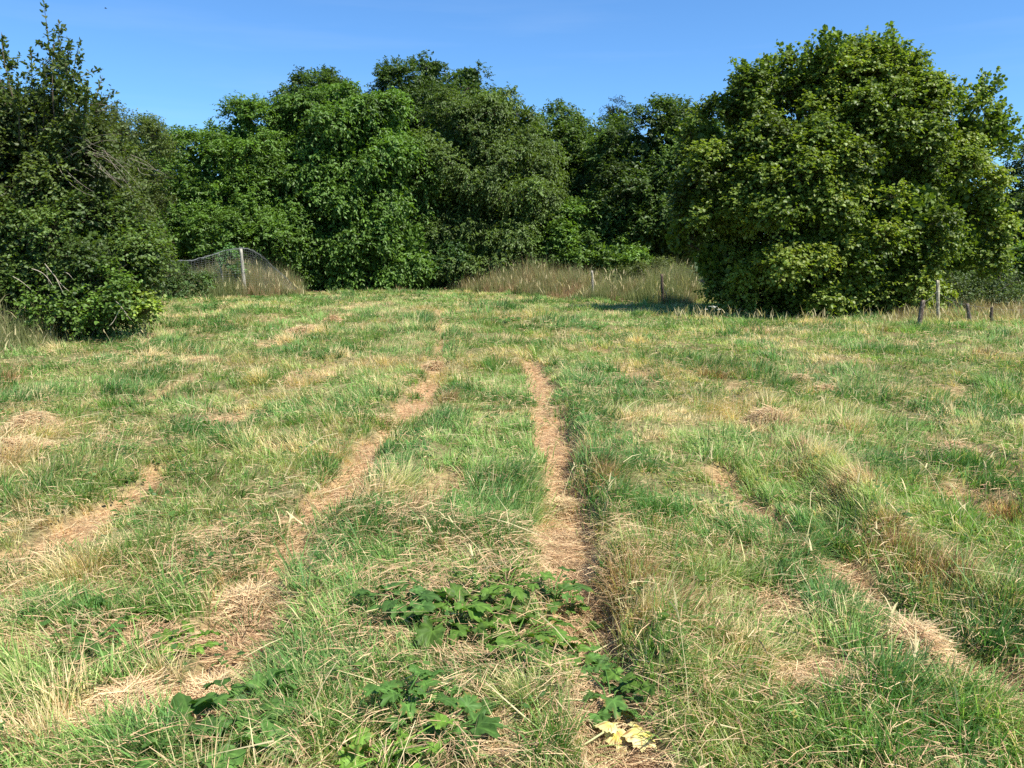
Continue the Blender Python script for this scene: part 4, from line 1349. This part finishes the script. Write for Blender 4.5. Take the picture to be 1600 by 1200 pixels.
# the withered yellow leaf on the straw strip
def withered():
    rng = np.random.default_rng(5)
    g = G(972, 1140)
    z = float(hgt(np.array([g[0]]), np.array([g[1]]))[0])
    root = empty("withered_leaf", (g[0], g[1], z + 0.03), "large withered pale yellow leaf lying on the straw strip", "leaf")
    c = Collect()
    for (a, L, dx, dz, tilt) in ((-1.25, .085, -0.02, .035, -.6), (-0.35, .13, .03, .05, -.35), (2.9, .07, -.02, .05, .0)):
        V, Q, T = lobed_leaf(rng, L, 1.5, 3, fold=-0.35, wave=0.06)
        ax = norm(np.array([math.cos(a), math.sin(a), tilt]))
        sd = norm(np.cross([0, 0, 1.0], ax))
        nn = np.cross(ax, sd)
        Wv = np.array([dx, 0, dz]) + V[:, :1] * ax + V[:, 1:2] * sd + V[:, 2:3] * nn
        K = np.tile([0.80, 0.72, 0.30], (len(V), 1)) * rng.uniform(.7, 1.1, (len(V), 1))
        K[1:45] = (0.72, 0.60, 0.12)
        sp = rng.random(len(V)) < .16
        K[sp] = (.30, .15, .05)
        c.add(Wv, Q, T, K)
    c.build("blade", M_STRAW, root)
    t = Tubes()
    t.add(curve_pts((-.02, 0, .045), (-.22, -.10, .0), rng, .06), np.linspace(.004, .003, 6), (.50, .50, .24), 6)
    t.build("stalk", M_STRAW, root)


withered()


# the white umbel flower in front of the big tree
def umbel():
    rng = np.random.default_rng(6)
    base = P(1113, 503, 19.4)
    root = empty("umbel_flower", (base[0], base[1], 0), "lone white umbel flower in front of the big tree's shade", "flower")
    st = Tubes()
    fl = Collect()
    st.add([(0, 0, -.06), (0.01, 0, .15), (0, 0, .30)], [.006, .005, .004], (.14, .2, .07), 5)
    heads = [((0, 0, .30), (-.01, 0, .43), .085), ((0, 0, .22), (.14, 0, .36), .04), ((0, 0, .22), (-.15, .02, .36), .03), ((0, 0, .30), (0.015, 0, .40), .05)]
    for a, b, r in heads:
        fl = Collect()
        st.add(curve_pts(a, b, rng, .06), .003, (.14, .2, .07), 4)
        for k in range(24):
            t = rng.uniform(0, 6.28)
            q = math.sqrt(rng.random()) * r
            p = np.array(b) + [math.cos(t) * q, math.sin(t) * q, .02 - q * .15]
            st.add([b, p], .0015, (.2, .26, .1), 3)
            s = .013
            V = np.array([p + [math.cos(x) * s, math.sin(x) * s, .002 * ((-1) ** i)] for i, x in enumerate(np.arange(6) * math.pi / 3)])
            fl.add(V, np.array([[0, 1, 2, 3], [0, 3, 4, 5]]), None, np.tile([.8, .8, .72], (6, 1)))
        fl.build("flower_head", M_STRAW, root)
    st.build("stem", M_WEED, root)


umbel()


# a small dark bird high over the field
def bird():
    c = P(165, 13, 70)
    V, Q, T, K = [], [], [], []
    n, sd = 9, 8
    xs = np.linspace(-.11, .12, n)
    rr = np.array([.004, .012, .024, .032, .034, .028, .020, .016, .003])
    th = np.arange(sd) * 2 * math.pi / sd
    for x, r in zip(xs, rr):
        for t in th:
            V.append((x, r * math.cos(t), r * .9 * math.sin(t)))
    for i in range(n - 1):
        for j in range(sd):
            Q.append((i * sd + j, i * sd + (j + 1) % sd, (i + 1) * sd + (j + 1) % sd, (i + 1) * sd + j))
    for s in (1, -1):                                       # wings, raised and swept back
        b = len(V)
        for (x, y, z) in [(.05, .02, .01), (.03, .10, .06), (-.05, .19, .05), (-.04, .02, .01), (-.03, .10, .055), (-.06, .188, .045)]:
            V.append((x, s * y, z))
            V.append((x, s * y, z - .005))
        Q += [(b, b + 2, b + 8, b + 6), (b + 2, b + 4, b + 10, b + 8), (b + 1, b + 7, b + 9, b + 3), (b + 3, b + 9, b + 11, b + 5)]
    b = len(V)                                              # tail
    V += [(-.09, .01, 0), (-.09, -.01, 0), (-.17, -.03, .002), (-.17, .03, .002), (-.09, .01, -.004), (-.09, -.01, -.004), (-.17, -.03, -.003), (-.17, .03, -.003)]
    Q += [(b, b + 1, b + 2, b + 3), (b + 7, b + 6, b + 5, b + 4)]
    o = mesh_np("bird", np.array(V), np.array(Q), None, np.tile([.03, .03, .035], (len(V), 1)), M_NET)
    o.location = c
    o.rotation_euler = (0.2, 0.1, 0.5)
    tag(o, "tiny dark bird flying high over the left tree", "bird")


bird()
